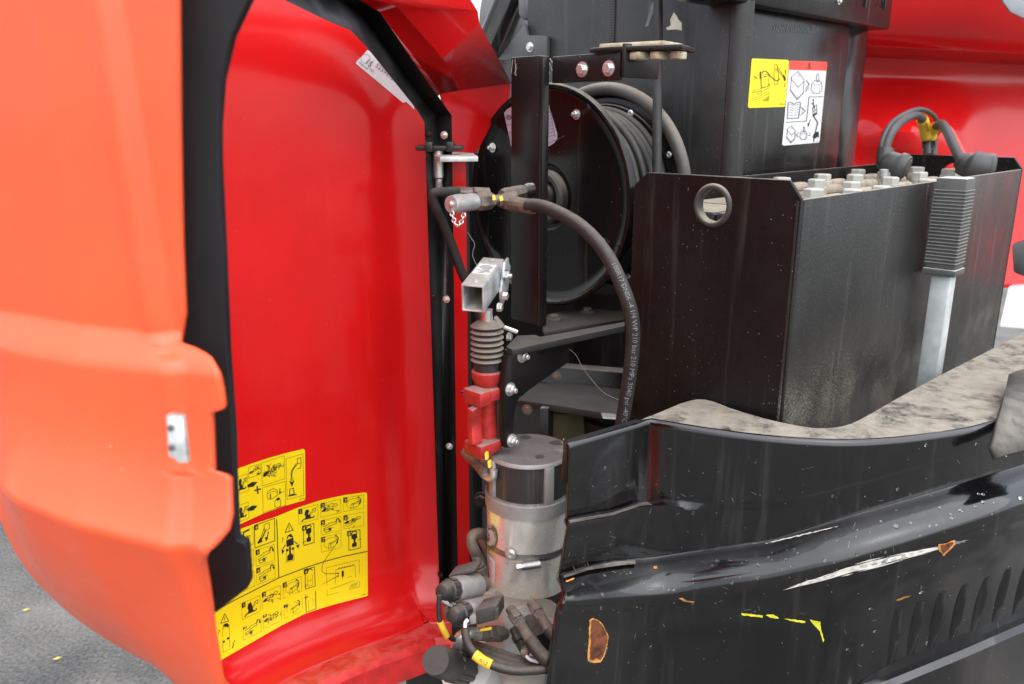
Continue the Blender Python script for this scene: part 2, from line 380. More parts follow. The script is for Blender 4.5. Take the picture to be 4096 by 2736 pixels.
def circ(cx, cy, r, n=24): return [(cx + r * math.cos(2 * math.pi * k / n), cy + r * math.sin(2 * math.pi * k / n)) for k in range(n)]

# ================================================================== ground
g = bpy.data.materials.new('asphalt'); g.use_nodes = True; t = g.node_tree; p = t.nodes['Principled BSDF']; p.inputs['Roughness'].default_value = .85
tc = t.nodes.new('ShaderNodeTexCoord'); n1 = t.nodes.new('ShaderNodeTexNoise'); n1.inputs['Scale'].default_value = 110; n1.inputs['Detail'].default_value = 6
n2 = t.nodes.new('ShaderNodeTexNoise'); n2.inputs['Scale'].default_value = 3; n2.inputs['Detail'].default_value = 5
for n in (n1, n2): t.links.new(tc.outputs['Object'], n.inputs['Vector'])
ad = t.nodes.new('ShaderNodeMath'); ad.operation = 'ADD'; t.links.new(n1.outputs['Fac'], ad.inputs[0]); t.links.new(n2.outputs['Fac'], ad.inputs[1])
cr = t.nodes.new('ShaderNodeValToRGB'); cr.color_ramp.elements[0].position = .38; cr.color_ramp.elements[0].color = (.045, .045, .044, 1)
cr.color_ramp.elements[1].position = .72; cr.color_ramp.elements[1].color = (.235, .218, .192, 1)
mh = t.nodes.new('ShaderNodeMath'); mh.operation = 'MULTIPLY'; mh.inputs[1].default_value = .5
t.links.new(ad.outputs[0], mh.inputs[0]); t.links.new(mh.outputs[0], cr.inputs[0]); t.links.new(cr.outputs[0], p.inputs['Base Color'])
bp = t.nodes.new('ShaderNodeBump'); bp.inputs['Strength'].default_value = .6; bp.inputs['Distance'].default_value = .004
t.links.new(n1.outputs['Fac'], bp.inputs['Height']); t.links.new(bp.outputs[0], p.inputs['Normal'])
mb = MB(); mb.add([V((-300, -300, 0)), V((300, -300, 0)), V((300, 300, 0)), V((-300, 300, 0))], [(0, 1, 2, 3)])
o = mb.build('ground', g); o['kind'] = 'structure'
LEAF = mat('dry_yellow_leaf', (.55, .45, .12), .7)
for i, q in enumerate([(18, 1378, 'tiny yellow leaf on the asphalt beside the open hood, upper one'), (210, 2130, ''), (230, 2630, 'tiny yellow leaf on the asphalt under the open hood, lower one')]):
    if not q[2]: continue
    s = {0: (105, 2440), 2: (230, 2634)}[i]; c = fz(s, .004); mb = MB(); x, y = V((.010, .005, 0)), V((-.003, .005, 0))
    mb.prism([c - x, c - x * .2 - y, c + x, c + x * .1 + y], V((0, 0, .002))); o = mb.build('fallen_leaf', LEAF)
    o.data.transform(Matrix.Translation(-c)); o.location = c; tag(o, q[2], 'leaf', 'leaves on the asphalt')

# ================================================================== red hood cover, swung open
hood = thing('hood_cover', 'open red glass-fibre hood cover with yellow instruction decals inside, out-of-focus orange outer face', 'hood cover', (-.3, 1.1, .55))
plan = [(-.118, 1.390), (-.14, 1.388), (-.195, 1.380), (-.240, 1.345), (-.33, 1.29), (-.43, 1.21), (-.51, 1.11), (-.562, 1.0), (-.582, .88), (-.53, .76), (-.475, .685)]
web = [V((p.x, p.y, 0)) for p in crom([(x, y, 0) for x, y in plan], 7)]
OUT = [(-80, 408), (0, 410), (300, 413), (560, 418), (720, 425), (765, 418), (788, 415), (794, 432), (804, 462), (822, 488), (850, 503), (890, 512), (928, 517), (938, 515), (943, 487), (1080, 492),
       (1087, 520), (1096, 531), (1180, 534), (1215, 526), (1245, 500), (1270, 476), (1290, 470), (1400, 490), (1500, 505), (1568, 515), (1750, 530), (1900, 540)]
ARM = [(-.52, .72), (-.475, .685), (-.41, .640), (-.33, .610), (-.22, .590), (-.1, .580)]
def bulge(x, z):
    wgt = sst(-.475, -.38, x)
    zt_ = 1.302 - .05 * (x + .4); zc = 1.168 - .17 * (x + .41)
    if z > zt_: b = 0
    elif z > zt_ - .028: b = .022 * sst(zt_, zt_ - .028, z)
    elif z > zc:
        u = (zt_ - .028 - z) / (zt_ - .028 - zc); b = .022 + .004 * u + .026 * u ** 3
    else: b = .052 - .40 * (zc - z) + .2 * (zc - z) ** 2
    st = .008 * sst(-.272, -.256, x + (z - 1.3) * .05) if z > zt_ - .02 else .009 * sst(-.258, -.243, x)
    rid = .003 * math.exp(-((x + .274 + (z - 1.3) * .05) / .007) ** 2) * sst(zt_ - .02, zt_ + .01, z)
    return -(b * wgt) + st - rid
def arm_y(x, z): return pl_y(ARM, x) + bulge(x, z)
def free_x(z):
    x = -.22
    for _ in range(12):
        px = proj(V((x, arm_y(x, z), z))); want = pl_y(OUT, px[1] * 2347 / 4096) * 4096 / 2347
        x += .7 * (want - px[0]) / FPX * .6
    return x
NV, NF, NA = 210, 14, 64
def params(i):                                        # zt, zb, rz, ri along the web (0 far .. 1 near)
    y = web[i].y; k = sst(1.15, .82, y)
    return pl_y([(-.9, 1.66), (-.24, 1.66), (-.17, 1.53), (-.11, 1.455)], web[i].x), lerp(.56, .80, k), lerp(.10, .32, k), lerp(.09, .42, k)
def inward(i):
    tt = (web[min(i + 1, len(web) - 1)] - web[max(i - 1, 0)]).normalized(); return V((-tt.y, tt.x, 0))
rows = []
for r in range(NV + NF + 1):
    row = []
    for i in range(len(web)):
        zt, zb, rz, ri = params(i)
        if r <= NV: z = lerp(zt, zb + rz, r / NV); ph = 0
        else: ph = (r - NV) / NF * math.radians(lerp(90, 55, sst(1.12, .85, web[i].y))); z = zb + rz * (1 - math.sin(ph))
        row.append(web[i] + inward(i) * ri * (1 - math.cos(ph)) + V((0, 0, z)))
    last = row[-1]; zt, zb, rz, ri = params(len(web) - 1); nin = inward(len(web) - 1); sh = nin * ri * (1 - math.cos(ph)); z = last.z
    xe = free_x(z); arm = []
    for c in range(1, NA + 1):
        f = c / NA; x = lerp(web[-1].x, xe, f); arm.append(V((x, arm_y(x, z), z)) + sh * (1 - f) * 1.0 + V((0, .25, 0)) * 0)
    row += arm; rows.append(row)
NW = len(web)
def grid(c0, c1):
    mb = MB(); n = c1 - c0 + 1
    mb.add([p for row in rows for p in row[c0:c1 + 1]], [(i * n + j, i * n + j + 1, (i + 1) * n + j + 1, (i + 1) * n + j) for i in range(len(rows) - 1) for j in range(n - 1)]); return mb
split = NW - 12
inner = grid(0, split); outer = grid(split, NW + NA - 1)
WEBB = inner.bvh()
o = inner.build('inner_panel', RED_IN, hood, recalc=False, ang=50); md = o.modifiers.new('thickness', 'SOLIDIFY'); md.thickness = .006; md.offset = -1
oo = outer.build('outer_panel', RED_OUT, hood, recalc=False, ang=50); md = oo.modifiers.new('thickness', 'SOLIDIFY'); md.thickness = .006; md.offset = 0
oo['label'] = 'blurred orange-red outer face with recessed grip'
# bottom lip of the tub
mb = MB(); lip = []
for i in range(0, 44):
    zt, zb, rz, ri = params(i); e = rows[-1][i]; n = inward(i); lip.append([e, e + n * .05 + V((0, 0, .006)), e + n * .058 + V((0, 0, -.004)), e + n * .058 + V((0, 0, -.05))])
mb.loft(lip, False); mb.build('bottom_lip', mat('red_scuffed_lip', (.58, .02, .018), .35, vary=.2, vscale=30, dust=.25, dlo=.5, dscale=30, dthr=(.42, .6), dustcol=(.5, .36, .32)), hood, recalc=False)
# black liner behind the free edge
LIN = [(380, -60), (600, -60), (570, 0), (532, 80), (508, 180), (500, 290), (501, 380), (510, 560), (520, 800), (534, 1000), (536, 1090), (540, 1185), (543, 1238), (562, 1246), (566, 1260), (571, 1335), (568, 1348), (495, 1405),
       (440, 1405), (440, 1200), (400, 900), (380, 500)]
mb = MB(); pn = V((.12, -1, 0)).normalized(); c0 = pn.dot(V((-.22, .635, 0)))
mb.prism([fpl(d0(*q), pn, c0) for q in LIN], V((0, .012, 0))); mb.build('edge_liner', BLK_LINER, hood, bevel=.001, seg=1)
# latch striker plate on the outer face
mb = MB(); lp = [fd(d0(*q), .548) for q in [(380, 952), (418, 955), (430, 1062), (405, 1062), (402, 1053), (386, 1048)]]
mb.prism(lp, V((0, .006, 0))); lat = mb.build('latch_plate', GALV, hood, bevel=.001)
for q in [(391, 981), (393, 1026)]:
    mb = MB(); mb.lathe(fd(d0(*q), .5475), V((0, -1, 0)), [(.0024, 0), (.0022, .0008), (.0012, .0012)], 14); mb.build('latch_screw', INKG, lat)
# black stiffening rail: up the hinge side, then along the sloping top
def rail_face(pts, m, name, vec=V((0, .012, 0))):
    mb = MB(); mb.prism(pts, vec); return mb.build(name, m, hood, bevel=.0015)
def rp(x, y, d): return fd(zB(x, y), d)
# vertical leg, two flanges of an angle
lowL, lowM, lowR = fd(d0(1007, 1345), 1.42), fd(d0(1026, 1340), 1.46), fd(d0(1049, 1335), 1.44)
hiL, hiM, hiR = rp(780, 960, 1.27), rp(880, 905, 1.31), rp(992, 905, 1.29)
mb = MB(); th = V((0, .006, 0))
mb.loft([[lowL, lowM, lowM + th, lowL + th], [hiL, hiM, hiM + th, hiL + th]])
mb.loft([[lowM, lowR, lowR + th, lowM + th], [hiM, hiR, hiR + th, hiM + th]])
rail = mb.build('stiffener_rail', BLK_RAIL, hood)
mL, mM, mR = rp(330, 375, 1.05), rp(300, 100, 1.10), rp(430, 95, 1.08)
uL, uM, uR = rp(-150, 90, .92), rp(60, -60, .98), rp(250, -25, .96)
mb = MB(); mid = rp(720, 860, 1.255)
mb.loft([[hiL, hiM, hiM + th, hiL + th], [mid, rp(830, 860, 1.295), rp(830, 860, 1.295) + th, mid + th], [rp(560, 660, 1.17), rp(610, 550, 1.21), rp(610, 550, 1.21) + th, rp(560, 660, 1.17) + th], [mL, mM, mM + th, mL + th],
         [rp(200, 240, .99), rp(170, 20, 1.04), rp(170, 20, 1.04) + th, rp(200, 240, .99) + th], [rp(-20, 145, .94), rp(40, -80, .99), rp(40, -80, .99) + th, rp(-20, 145, .94) + th], [rp(-500, -90, .84), rp(-350, -260, .88), rp(-350, -260, .88) + th, rp(-500, -90, .84) + th]])
mb.loft([[hiM, hiR, hiR + th, hiM + th], [rp(825, 862, 1.295), rp(962, 862, 1.28), rp(962, 862, 1.28) + th, rp(825, 862, 1.295) + th], [rp(610, 550, 1.21), rp(720, 520, 1.19), rp(720, 520, 1.19) + th, rp(610, 550, 1.21) + th], [mM, mR, mR + th, mM + th], [rp(170, 20, 1.04), rp(260, -10, 1.02), rp(260, -10, 1.02) + th, rp(170, 20, 1.04) + th], [rp(40, -80, .99), rp(120, -90, .97), rp(120, -90, .97) + th, rp(40, -80, .99) + th], [rp(-350, -260, .88), rp(-250, -260, .86), rp(-250, -260, .86) + th, rp(-350, -260, .88) + th]])
mb.build('top_rail', BLK_RAIL, hood)
for s, d in ((zB(935, 1058), 1.29), (z3(292, 465), 1.33), (z3(310, 1387), 1.40)):
    bolt(hood, fd(s, d), V((-.25, -1, 0)).normalized(), .0058, 'nut', name='rail_screw')
for s, d in ((zB(815, 1050), 1.275), (z3(213, 450), 1.32), (z4(245, 905), 1.42)):
    bolt(hood, fd(s, d), V((-.6, -1, 0)).normalized(), .006, 'head', BLK_RAIL, name='rail_screw')
# hinge: steel plate and pin below a black hook
mb = MB(); hz = fd(zB(1000, 1210), 1.31).z
mb.prism([fz(zB(*q), hz) for q in [(850, 1196), (1010, 1193), (1165, 1200), (1200, 1225), (900, 1228), (855, 1215)]], V((0, 0, -.008))); hp = mb.build('hinge_plate', GALV, hood, bevel=.001)
mb = MB(); c = fd(zB(887, 1226), 1.305); mb.lathe(c, V((0, 0, -1)), [(.0085, -.01), (.0085, .033), (.006, .036), (.006, .052), (.004, .056)], 16); mb.build('hinge_pin', ZINC, hp)
mb = MB(); mb.cbox(fd(zB(900, 1160), 1.30), V((.075, 0, 0)), V((0, .03, 0)), V((0, 0, .008))); mb.cbox(fd(zB(820, 1150), 1.29), V((.012, 0, 0)), V((0, .03, 0)), V((0, 0, .016))); mb.cbox(fd(zB(985, 1150), 1.295), V((.012, 0, 0)), V((0, .03, 0)), V((0, 0, .016)))
mb.build('hinge_hook', BLK_RAIL, hood, bevel=.002)
# red edge flange to the right of the rail and the faceted top panel
FN = V((-.36, .13, 0)).normalized(); FC = FN.dot(V((-.13, 1.388, 0)))
def rf(s_): return fpl(s_, FN, FC)
P1, P2, Pm = rf(zB(910, 722)), rf(zB(1455, 645)), rf(zB(1040, 700))
mb = MB(); mb.prism([P1, Pm, P2, rf(zB(1450, 760)), rf(zB(1330, 930)), rf(zB(1250, 1080)), rf(zB(1190, 1195)), rf(zB(985, 1200)), rf(zB(960, 905))], V((-.004, .002, 0)))
SN = V((-.25, 1, 0)).normalized(); SC_ = SN.dot(V((-.13, 1.392, 0)))
mb.prism([fpl(q, SN, SC_) for q in (zB(985, 1212), zB(1103, 1212), d0(1077, 1345), d0(1030, 1345))], V((0, .005, 0)))
mb.build('edge_flange', RED_IN, hood)
mb = MB()
crest = [rp(280, -60, 1.04), rp(560, 40, 1.12), rp(920, 450, 1.25), Pm]
edge = [rp(1090, -80, 1.18), rp(1190, 80, 1.22), rp(1203, 175, 1.24), P2]
low = [rp(120, -80, 1.02), rp(420, 80, 1.13), rp(690, 420, 1.24), P1]
under = [rp(20, -60, 1.10), rp(310, 130, 1.20), rp(590, 470, 1.30), rp(840, 780, 1.37)]
for a_, b_ in ((under, low), (low, crest), (crest, edge)):
    mb.loft([[p for p in a_], [p for p in b_]], False)
o = mb.build('top_panel', RED_IN, hood, ang=12); md = o.modifiers.new('thickness', 'SOLIDIFY'); md.thickness = .005; md.offset = 0

# ---- decals on the inner face
def web_patch(name, m, poly, parent, eps, step=60):
    pr = Print(WEBB, eps); pr.poly(poly, step); return pr.build(name, m, parent)
BIG = [z8(*q) for q in [(1092, 360), (1102, 368), (1108, 1040), (1100, 1048), (900, 1098), (800, 1128), (690, 1165), (540, 1240), (400, 1320), (260, 1400), (130, 1475), (0, 1555), (-60, 1595), (-60, 775), (0, 735), (110, 672), (240, 612), (370, 565), (500, 522), (650, 460), (800, 412), (950, 380)]]
SML = [z8(*q) for q in [(682, 74), (692, 84), (695, 402), (688, 414), (560, 450), (420, 500), (300, 555), (240, 585), (140, 632), (60, 672), (60, 280), (140, 245), (220, 215), (330, 175), (450, 135), (560, 104)]]
big = web_patch('decal', YEL, BIG, hood, .0006); big['label'] = 'large yellow decal with numbered manual lowering steps'
sml = web_patch('decal', YEL, SML, hood, .0006); sml['label'] = 'smaller yellow emergency lowering decal above'
ink = Print(WEBB, .0011); ink.map = z8
def machine(q, ln=5):
    f = quadmap(q)
    ink.poly([f(*p) for p in [(.35, .2), (.5, .15), (.55, .3), (.48, .5), (.6, .55), (.62, .72), (.7, .78), (.3, .8), (.36, .6), (.3, .45)]])
    ink.line([f(.15, .9), f(.25, .78), f(.75, .8), f(.8, .72)], ln * 1.4); ink.line([f(.7, .25), f(.9, .2), f(.85, .45), f(.7, .25)], ln * .7); ink.line([f(.55, .5), f(.72, .35)], ln * .6); ink.line([f(.6, .58), f(.74, .44)], ln * .6)
def valve(q, sd, ln=3.2):
    f = quadmap(q); r = random.Random(sd)
    for k in range(9):
        x, y = .15 + .8 * r.random(), .25 + .6 * r.random(); pts = [(x, y)]
        for _ in range(4): x += r.uniform(-.14, .16); y += r.uniform(-.16, .14); pts.append((min(.97, max(.05, x)), min(.95, max(.08, y))))
        ink.line([f(*p) for p in pts], ln * .8)
    for k in range(3): ink.line([f(*p) for p in circ(.3 + .22 * k, .55 - .1 * k, .10, 9)], ln, closed=True)
    ink.poly([f(*p) for p in [(.05, .52), (.16, .46), (.16, .40), (.30, .52), (.16, .64), (.16, .58), (.05, .62)]])
def lever(q, ln=3.2):
    f = quadmap(q)
    ink.line([f(*p) for p in [(.1, .45), (.35, .38), (.4, .3), (.75, .28), (.78, .42), (.4, .5), (.35, .55), (.1, .6)]], ln); ink.line([f(*p) for p in [(.15, .6), (.2, .9), (.5, .85), (.48, .62)]], ln)
    ink.line([f(*p) for p in circ(.42, .72, .08, 8)], ln, closed=True); ink.line([f(*p) for p in [(.75, .3), (.8, .12), (.88, .12), (.94, .3)]], ln * 2.2); ink.poly([f(.86, .28), f(1, .28), f(.95, .45)])
    ink.line([f(.1, .72), f(.6, .66)], ln); ink.poly([f(*p) for p in circ(.43, .74, .05, 8)])
def reel_i(q, ln=2.6):
    f = quadmap(q); ink.line([f(*p) for p in circ(.48, .5, .34, 18)], ln * .8, closed=True); ink.line([f(.35, .95), f(.37, .55), f(.47, .5), f(.5, .92)], ln); ink.line([f(.4, .56), f(.82, .35)], ln); ink.line([f(.43, .62), f(.84, .42)], ln)
    ink.line([f(.74, .12), f(.85, .25), f(.86, .42), f(.8, .58)], ln * 2.2); ink.poly([f(.66, .1), f(.78, .05), f(.8, .22)]); ink.poly([f(.74, .55), f(.88, .56), f(.77, .7)])
def truck(q, solid, ln=4, arr=1):
    f = quadmap(q); ink.line([f(*p) for p in [(.1, .02), (.92, .02), (.92, .98), (.1, .98)]], ln, closed=True)
    if solid:
        ink.poly([f(*p) for p in [(.3, .2), (.7, .18), (.72, .42), (.6, .46), (.58, .62), (.68, .68), (.66, .86), (.34, .86), (.32, .68), (.46, .62), (.44, .46), (.3, .42)]])
    else: ink.line([f(*p) for p in [(.3, .4), (.3, .9), (.7, .88), (.7, .38)]], ln * .5); ink.line([f(.3, .62), f(.7, .6)], ln * .5)
    ink.line([f(.3, .18), f(.4, .06), (f(.6, .05)), f(.72, .15)], ln * 1.5)
    if arr > 0: ink.arrow(*f(.75, .55), *f(1.0, .52), ln * .8, ln * 2.6)
    else: ink.arrow(*f(.25, .78), *f(0, .84), ln * .8, ln * 2.6)
def step(n, q, kind, sd=0, thick=False):
    """one numbered instruction cell: thin frame, black number square, sketch"""
    f = quadmap(q); 
    if not thick: ink.line([f(0, 0), f(1, 0), f(1, 1), f(0, 1)], 1.6, 40, True)
    if kind == 'm': machine(q)
    elif kind == 'v': valve(q, sd)
    elif kind == 'l': lever(q)
    elif kind == 'r': reel_i(q)
    elif kind == 'ts': truck(q, True, arr=sd)
    elif kind == 'to': truck(q, False, arr=sd)
    k = 27 / max(1, math.hypot(q[1][0] - q[0][0], q[1][1] - q[0][1])); kh = 32 / max(1, math.hypot(q[3][0] - q[0][0], q[3][1] - q[0][1]))
    ink.poly([f(0, -.02), f(k, -.02), f(k, kh), f(0, kh)])
    NUM.append((n, f(k * .25, kh * .86), f(k * .5, kh * .86)))
NUM = []
# upper decal
ink.line([(225, 265), (310, 238), (318, 350), (232, 378)], 1.6); machine([(225, 265), (310, 238), (318, 350), (232, 378)])
ink.line([(232, 455), (318, 425), (322, 530), (240, 560)], 1.6); machine([(225, 460), (318, 425), (322, 530), (236, 560)])
for y0 in (300, 456): ink.poly([(310, y0 + 14), (345, y0 + 3), (342, y0 - 8), (380, y0 - 8), (350, y0 + 24), (348, y0 + 14), (312, y0 + 28)])
ink.line([(360, 348), (398, 338)], 9); ink.line([(376, 322), (381, 368)], 9)
ink.line([(318, 195), (396, 172), (398, 240), (320, 268)], 1.8, closed=True); valve([(318, 195), (396, 172), (398, 240), (320, 268)], 3)
ink.line([(404, 168), (555, 118), (558, 270), (410, 318)], 1.8, closed=True); valve([(404, 168), (555, 118), (558, 270), (410, 318)], 4, 3); valve([(404, 168), (555, 118), (558, 270), (410, 318)], 9, 2.6)
ink.line([(412, 330), (562, 288), (564, 445), (415, 495)], 1.8, closed=True)
ink.line([(440, 385), (445, 355), (480, 335), (508, 345), (510, 378), (480, 402), (450, 408)], 3, closed=True); ink.line([(445, 370), (480, 352), (508, 360)], 2.5); ink.line([(462, 372), (464, 405)], 7); ink.arrow(526, 335, 526, 372, 5, 16); ink.line([(492, 452), (492, 420), (512, 398), (532, 412), (530, 450), (510, 462)], 3, closed=True); ink.poly([(500, 405), (520, 392), (528, 404), (508, 418)]); ink.line([(515, 375), (555, 352)], 2.5)
ink.line([(566, 140), (678, 105), (684, 380), (574, 408)], 1.8, closed=True)
ink.line([(640, 140), (664, 130), (666, 165), (642, 172)], 3.5, closed=True); ink.line([(640, 172), (610, 215), (602, 262)], 5); ink.line([(632, 170), (600, 220), (600, 262)], 3); ink.line([(640, 205), (664, 200), (666, 168)], 3.5)
for k in range(3): ink.line([(596, 268 + 8 * k), (614, 264 + 8 * k)], 3)
ink.poly([(588, 285), (603, 292), (622, 282), (606, 325)]); ink.line([(592, 340), (616, 334), (620, 370), (590, 380)], 5, closed=True); ink.line([(584, 385), (634, 374)], 7)
# lower decal: dividing rules
ink.line([(505, 540), (512, 740), (519, 925)], 5.5, 40); ink.line([(1104, 750), (950, 782), (820, 817), (700, 856), (519, 925), (400, 985), (250, 1060), (100, 1140)], 5.5, 40)
# warning trucks
def warn(cx, cy, s=1.0): ink.line([(cx - 27 * s, cy + 34 * s), (cx, cy - 30 * s), (cx + 26 * s, cy + 18 * s)], 4.5, closed=True); ink.line([(cx - 1, cy - 8), (cx, cy + 10)], 4); ink.poly(circ(cx, cy + 18, 2.6, 8))
warn(587, 592); warn(161, 1192)
ink.poly([(570, 665), (578, 645), (598, 634), (612, 650), (612, 660), (602, 645), (582, 652), (580, 668)]); ink.poly([(567, 678), (615, 658), (618, 705), (570, 722)]); ink.poly([(586, 718), (598, 714), (600, 765), (588, 770)]); ink.poly([(575, 780), (590, 765), (606, 765), (616, 778), (612, 805), (574, 815)])
ink.line([(570, 730), (568, 825), (620, 808), (618, 720)], 2); ink.poly([(567, 738), (583, 732), (583, 748), (568, 754)]); ink.poly([(604, 726), (617, 722), (617, 738), (605, 742)])
ink.line([(562, 708), (545, 735)], 6); ink.poly([(535, 735), (556, 745), (541, 772)]); ink.line([(622, 685), (640, 700)], 6); ink.poly([(632, 712), (655, 702), (648, 733)])
ink.line([(145, 1265), (190, 1232), (192, 1310), (148, 1330), (145, 1265)], 2); ink.poly([(145, 1255), (155, 1232), (178, 1222), (188, 1240), (186, 1252), (176, 1238), (158, 1246)]); ink.line([(148, 1330), (150, 1420), (196, 1395), (192, 1310)], 2); ink.poly([(147, 1345), (162, 1338), (162, 1352), (148, 1358)]); ink.poly([(174, 1322), (192, 1315), (192, 1330), (175, 1336)]); ink.line([(212, 1390), (222, 1355)], 6); ink.poly([(212, 1358), (228, 1335), (230, 1366)])
for q, k in (((546, 693), 48), ((124, 1303), 48)): NUM.append(('?', q, None, k))
# numbered cells (corners TL TR BR BL)
step('1', [(648, 475), (776, 440), (779, 535), (651, 570)], 'm'); step('2', [(795, 435), (927, 405), (929, 495), (797, 527)], 'v', 11); step('3', [(945, 398), (1078, 377), (1080, 465), (948, 488)], 'r')
step('5', [(797, 548), (929, 520), (931, 612), (799, 642)], 'l'); step('6', [(946, 515), (1079, 490), (1081, 580), (949, 603)], 'v', 12); step('7', [(798, 660), (929, 628), (931, 725), (800, 757)], 'r')
step('4', [(672, 585), (757, 560), (759, 692), (676, 717)], 'ts', -1, True); step('8', [(970, 620), (1062, 602), (1065, 728), (973, 748)], 'ts', 1, True)
step('4', [(357, 580), (490, 532), (493, 680), (361, 728)], 'x', 0, True); step('5', [(366, 745), (488, 705), (490, 808), (370, 850)], 'l'); step('6', [(370, 865), (492, 820), (494, 925), (374, 970)], 'l')
ink.line([(357, 580), (490, 532), (493, 680), (361, 728)], 4.5, 40, True); ink.line([(420, 575), (455, 560), (457, 600), (425, 612)], 3, closed=True); ink.line([(432, 612), (405, 670)], 8); ink.line([(424, 590), (400, 660)], 4); ink.poly([(378, 690), (400, 655), (412, 685), (380, 702)]); ink.line([(450, 620), (440, 665)], 6); ink.poly([(428, 655), (450, 660), (433, 685)])
ink.line([(244, 640), (346, 590), (352, 700), (255, 740)], 1.8); ink.line([(268, 700), (288, 625), (322, 608)], 8); ink.line([(310, 650), (330, 645), (318, 668), (310, 650)], 3); ink.line([(250, 785), (352, 735), (354, 840), (258, 880)], 1.8); ink.line([(322, 770), (330, 800)], 6); ink.line([(258, 920), (356, 880), (358, 980), (262, 1020)], 1.8); ink.line([(320, 905), (330, 895), (342, 925)], 5)
step('1', [(273, 1095), (393, 1042), (396, 1145), (277, 1202)], 'm'); step('2', [(407, 1025), (528, 975), (531, 1075), (411, 1130)], 'v', 13); step('3', [(545, 962), (667, 915), (671, 1010), (549, 1062)], 'r')
step('5', [(281, 1238), (400, 1180), (403, 1280), (285, 1340)], 'l'); step('6', [(413, 1160), (534, 1112), (537, 1210), (417, 1262)], 'v', 14); step('7', [(551, 1095), (674, 1050), (677, 1145), (555, 1195)], 'r')
step('4', [(684, 872), (761, 848), (765, 980), (688, 1006)], 'to', -1, True); step('8', [(688, 1030), (767, 1004), (771, 1130), (692, 1160)], 'to', 1, True)
ink.line([(834, 858), (1050, 806), (1053, 985), (838, 1042)], 2, 40, True); ink.line([(895, 872), (1022, 840), (1026, 930)], 2); ink.line([(895, 872), (893, 975), (838, 985)], 2); ink.poly([(933, 880), (948, 876), (949, 916), (934, 920)]); ink.line([(940, 918), (941, 955)], 3); ink.line([(860, 985), (930, 940), (1040, 900)], 2.4); ink.line([(850, 1005), (1040, 935)], 2.2)
for k in range(5): ink.line([(985 + 10 * k, 995 - 2 * k), (1000 + 11 * k, 968 - 5 * k)], 2.4)
for k in range(6): ink.line([(910 + 18 * k, 868 - 4 * k), (922 + 18 * k, 856 - 4 * k)], 4)
ink.line([(907, 690), (870, 740), (835, 790), (806, 840), (803, 880), (825, 898), (905, 896)], 3, 30); ink.arrow(895, 896, 920, 895, 3, 14)
ink.line([(640, 975), (642, 1010), (665, 1028), (700, 1020), (830, 955), (905, 915)], 2.6, 30); ink.arrow(890, 922, 918, 909, 3, 14); ink.line([(650, 1062), (656, 1040), (685, 1026)], 2.6)
ink.build('decal_print', INK, big)
dig = Print(WEBB, .0016); q_ = Print(WEBB, .0011)
for e in NUM:
    if e[0] == '?':
        (x, y), k = e[1], e[3]; q_.text('?', lambda u, v: z8(x - 10 + u * k, y - v * k - u * k * .25))
    else:
        (x, y), (x2, y2) = e[1], e[2]; sl_ = (y2 - y) / max(1, x2 - x); dig.text(e[0], lambda u, v: z8(x - 1 + u * 30, y - v * 31 + u * 30 * sl_))
dig.build('decal_number', YEL, big); q_.build('decal_query', INK, big)
for tx, px, k, par in (('630190-A', (652, 412), 12, sml), ('639099-C', (1062, 1046), 12, big)):
    e = Print(WEBB, .0012); e.text(tx, lambda u, v: z8(px[0] + u * k, px[1] - v * k - u * k * .25)); e.build('decal_code', INK, par)
# white part label half under the rail
pr = Print(WEBB, .0007); pr.map = zB; pr.poly([(332, 392), (244, 485), (243, 500), (610, 805), (640, 800), (700, 860), (700, 700), (480, 480)], 80)
lab = pr.build('part_label', WHITE, hood); lab['label'] = 'white part number label tucked under the black rail'
pr = Print(WEBB, .0013); ax, ay = (math.cos(.69), math.sin(.69)), (math.sin(.62), -math.cos(.62))
def lt(x0, y0, k): return lambda u, v: zB(x0 + (u * ax[0] + v * ay[0]) * k, y0 + (u * ax[1] + v * ay[1]) * k)
pr.text('5259418', lt(388, 520, 52)); pr.text('IND :', lt(342, 545, 24)); pr.text('10-Avr-26', lt(262, 494, 20)); pr.text('15', lt(305, 490, 62)); pr.map = zB; pr.line([(382, 470), (325, 545)], 3); pr.line([(255, 482), (318, 532)], 3); pr.line(circ(315, 460, 36, 20), 3, closed=True)
pr.build('label_print', INKG, lab)
# amber reflection on the inner face, outlined as a colour patch, left unbuilt
pr = Print(WEBB, .0004); pr.map = zB; pr.poly([(440, 985), (490, 978), (440, 1200), (395, 1568), (372, 1568), (405, 1200)], 120)

# ================================================================== the far red hood on the other side of the machine
rear = thing('rear_hood', 'glossy red hood panel closed behind the battery tray, at the right edge', 'hood panel', (1.6, 2.6, .9))
rowsr = [(-60, 2.20), (60, 2.28), (100, 2.36), (108, 2.47), (125, 2.58), (140, 2.60), (200, 2.60), (300, 2.56), (400, 2.52), (500, 2.49), (600, 2.45), (654, 2.42)]
mb = MB(); grid_ = []
for y, yy in rowsr:
    r = []
    for k in range(15):
        x = 1900 + k * 60; P = fy(d0(x, y + (x - 1990) * .05 * (1 if 60 < y < 160 else .3)), yy + (k * .012)); bx, by = (x - 2060) / 90, (y - 305) / 48
        r.append(P - V((.05, .16, 0)) * math.exp(-(bx * bx + by * by) * 1.0))
    grid_.append(r)
fine = []
cols_ = [crom([grid_[i][k] for i in range(len(grid_))], 5) for k in range(15)]
rows2 = [crom([c[i] for c in cols_], 4) for i in range(len(cols_[0]))]
mb.loft(rows2, False); o = mb.build('hood_skin', RED_IN, rear, ang=40); md = o.modifiers.new('thickness', 'SOLIDIFY'); md.thickness = .006; md.offset = 0
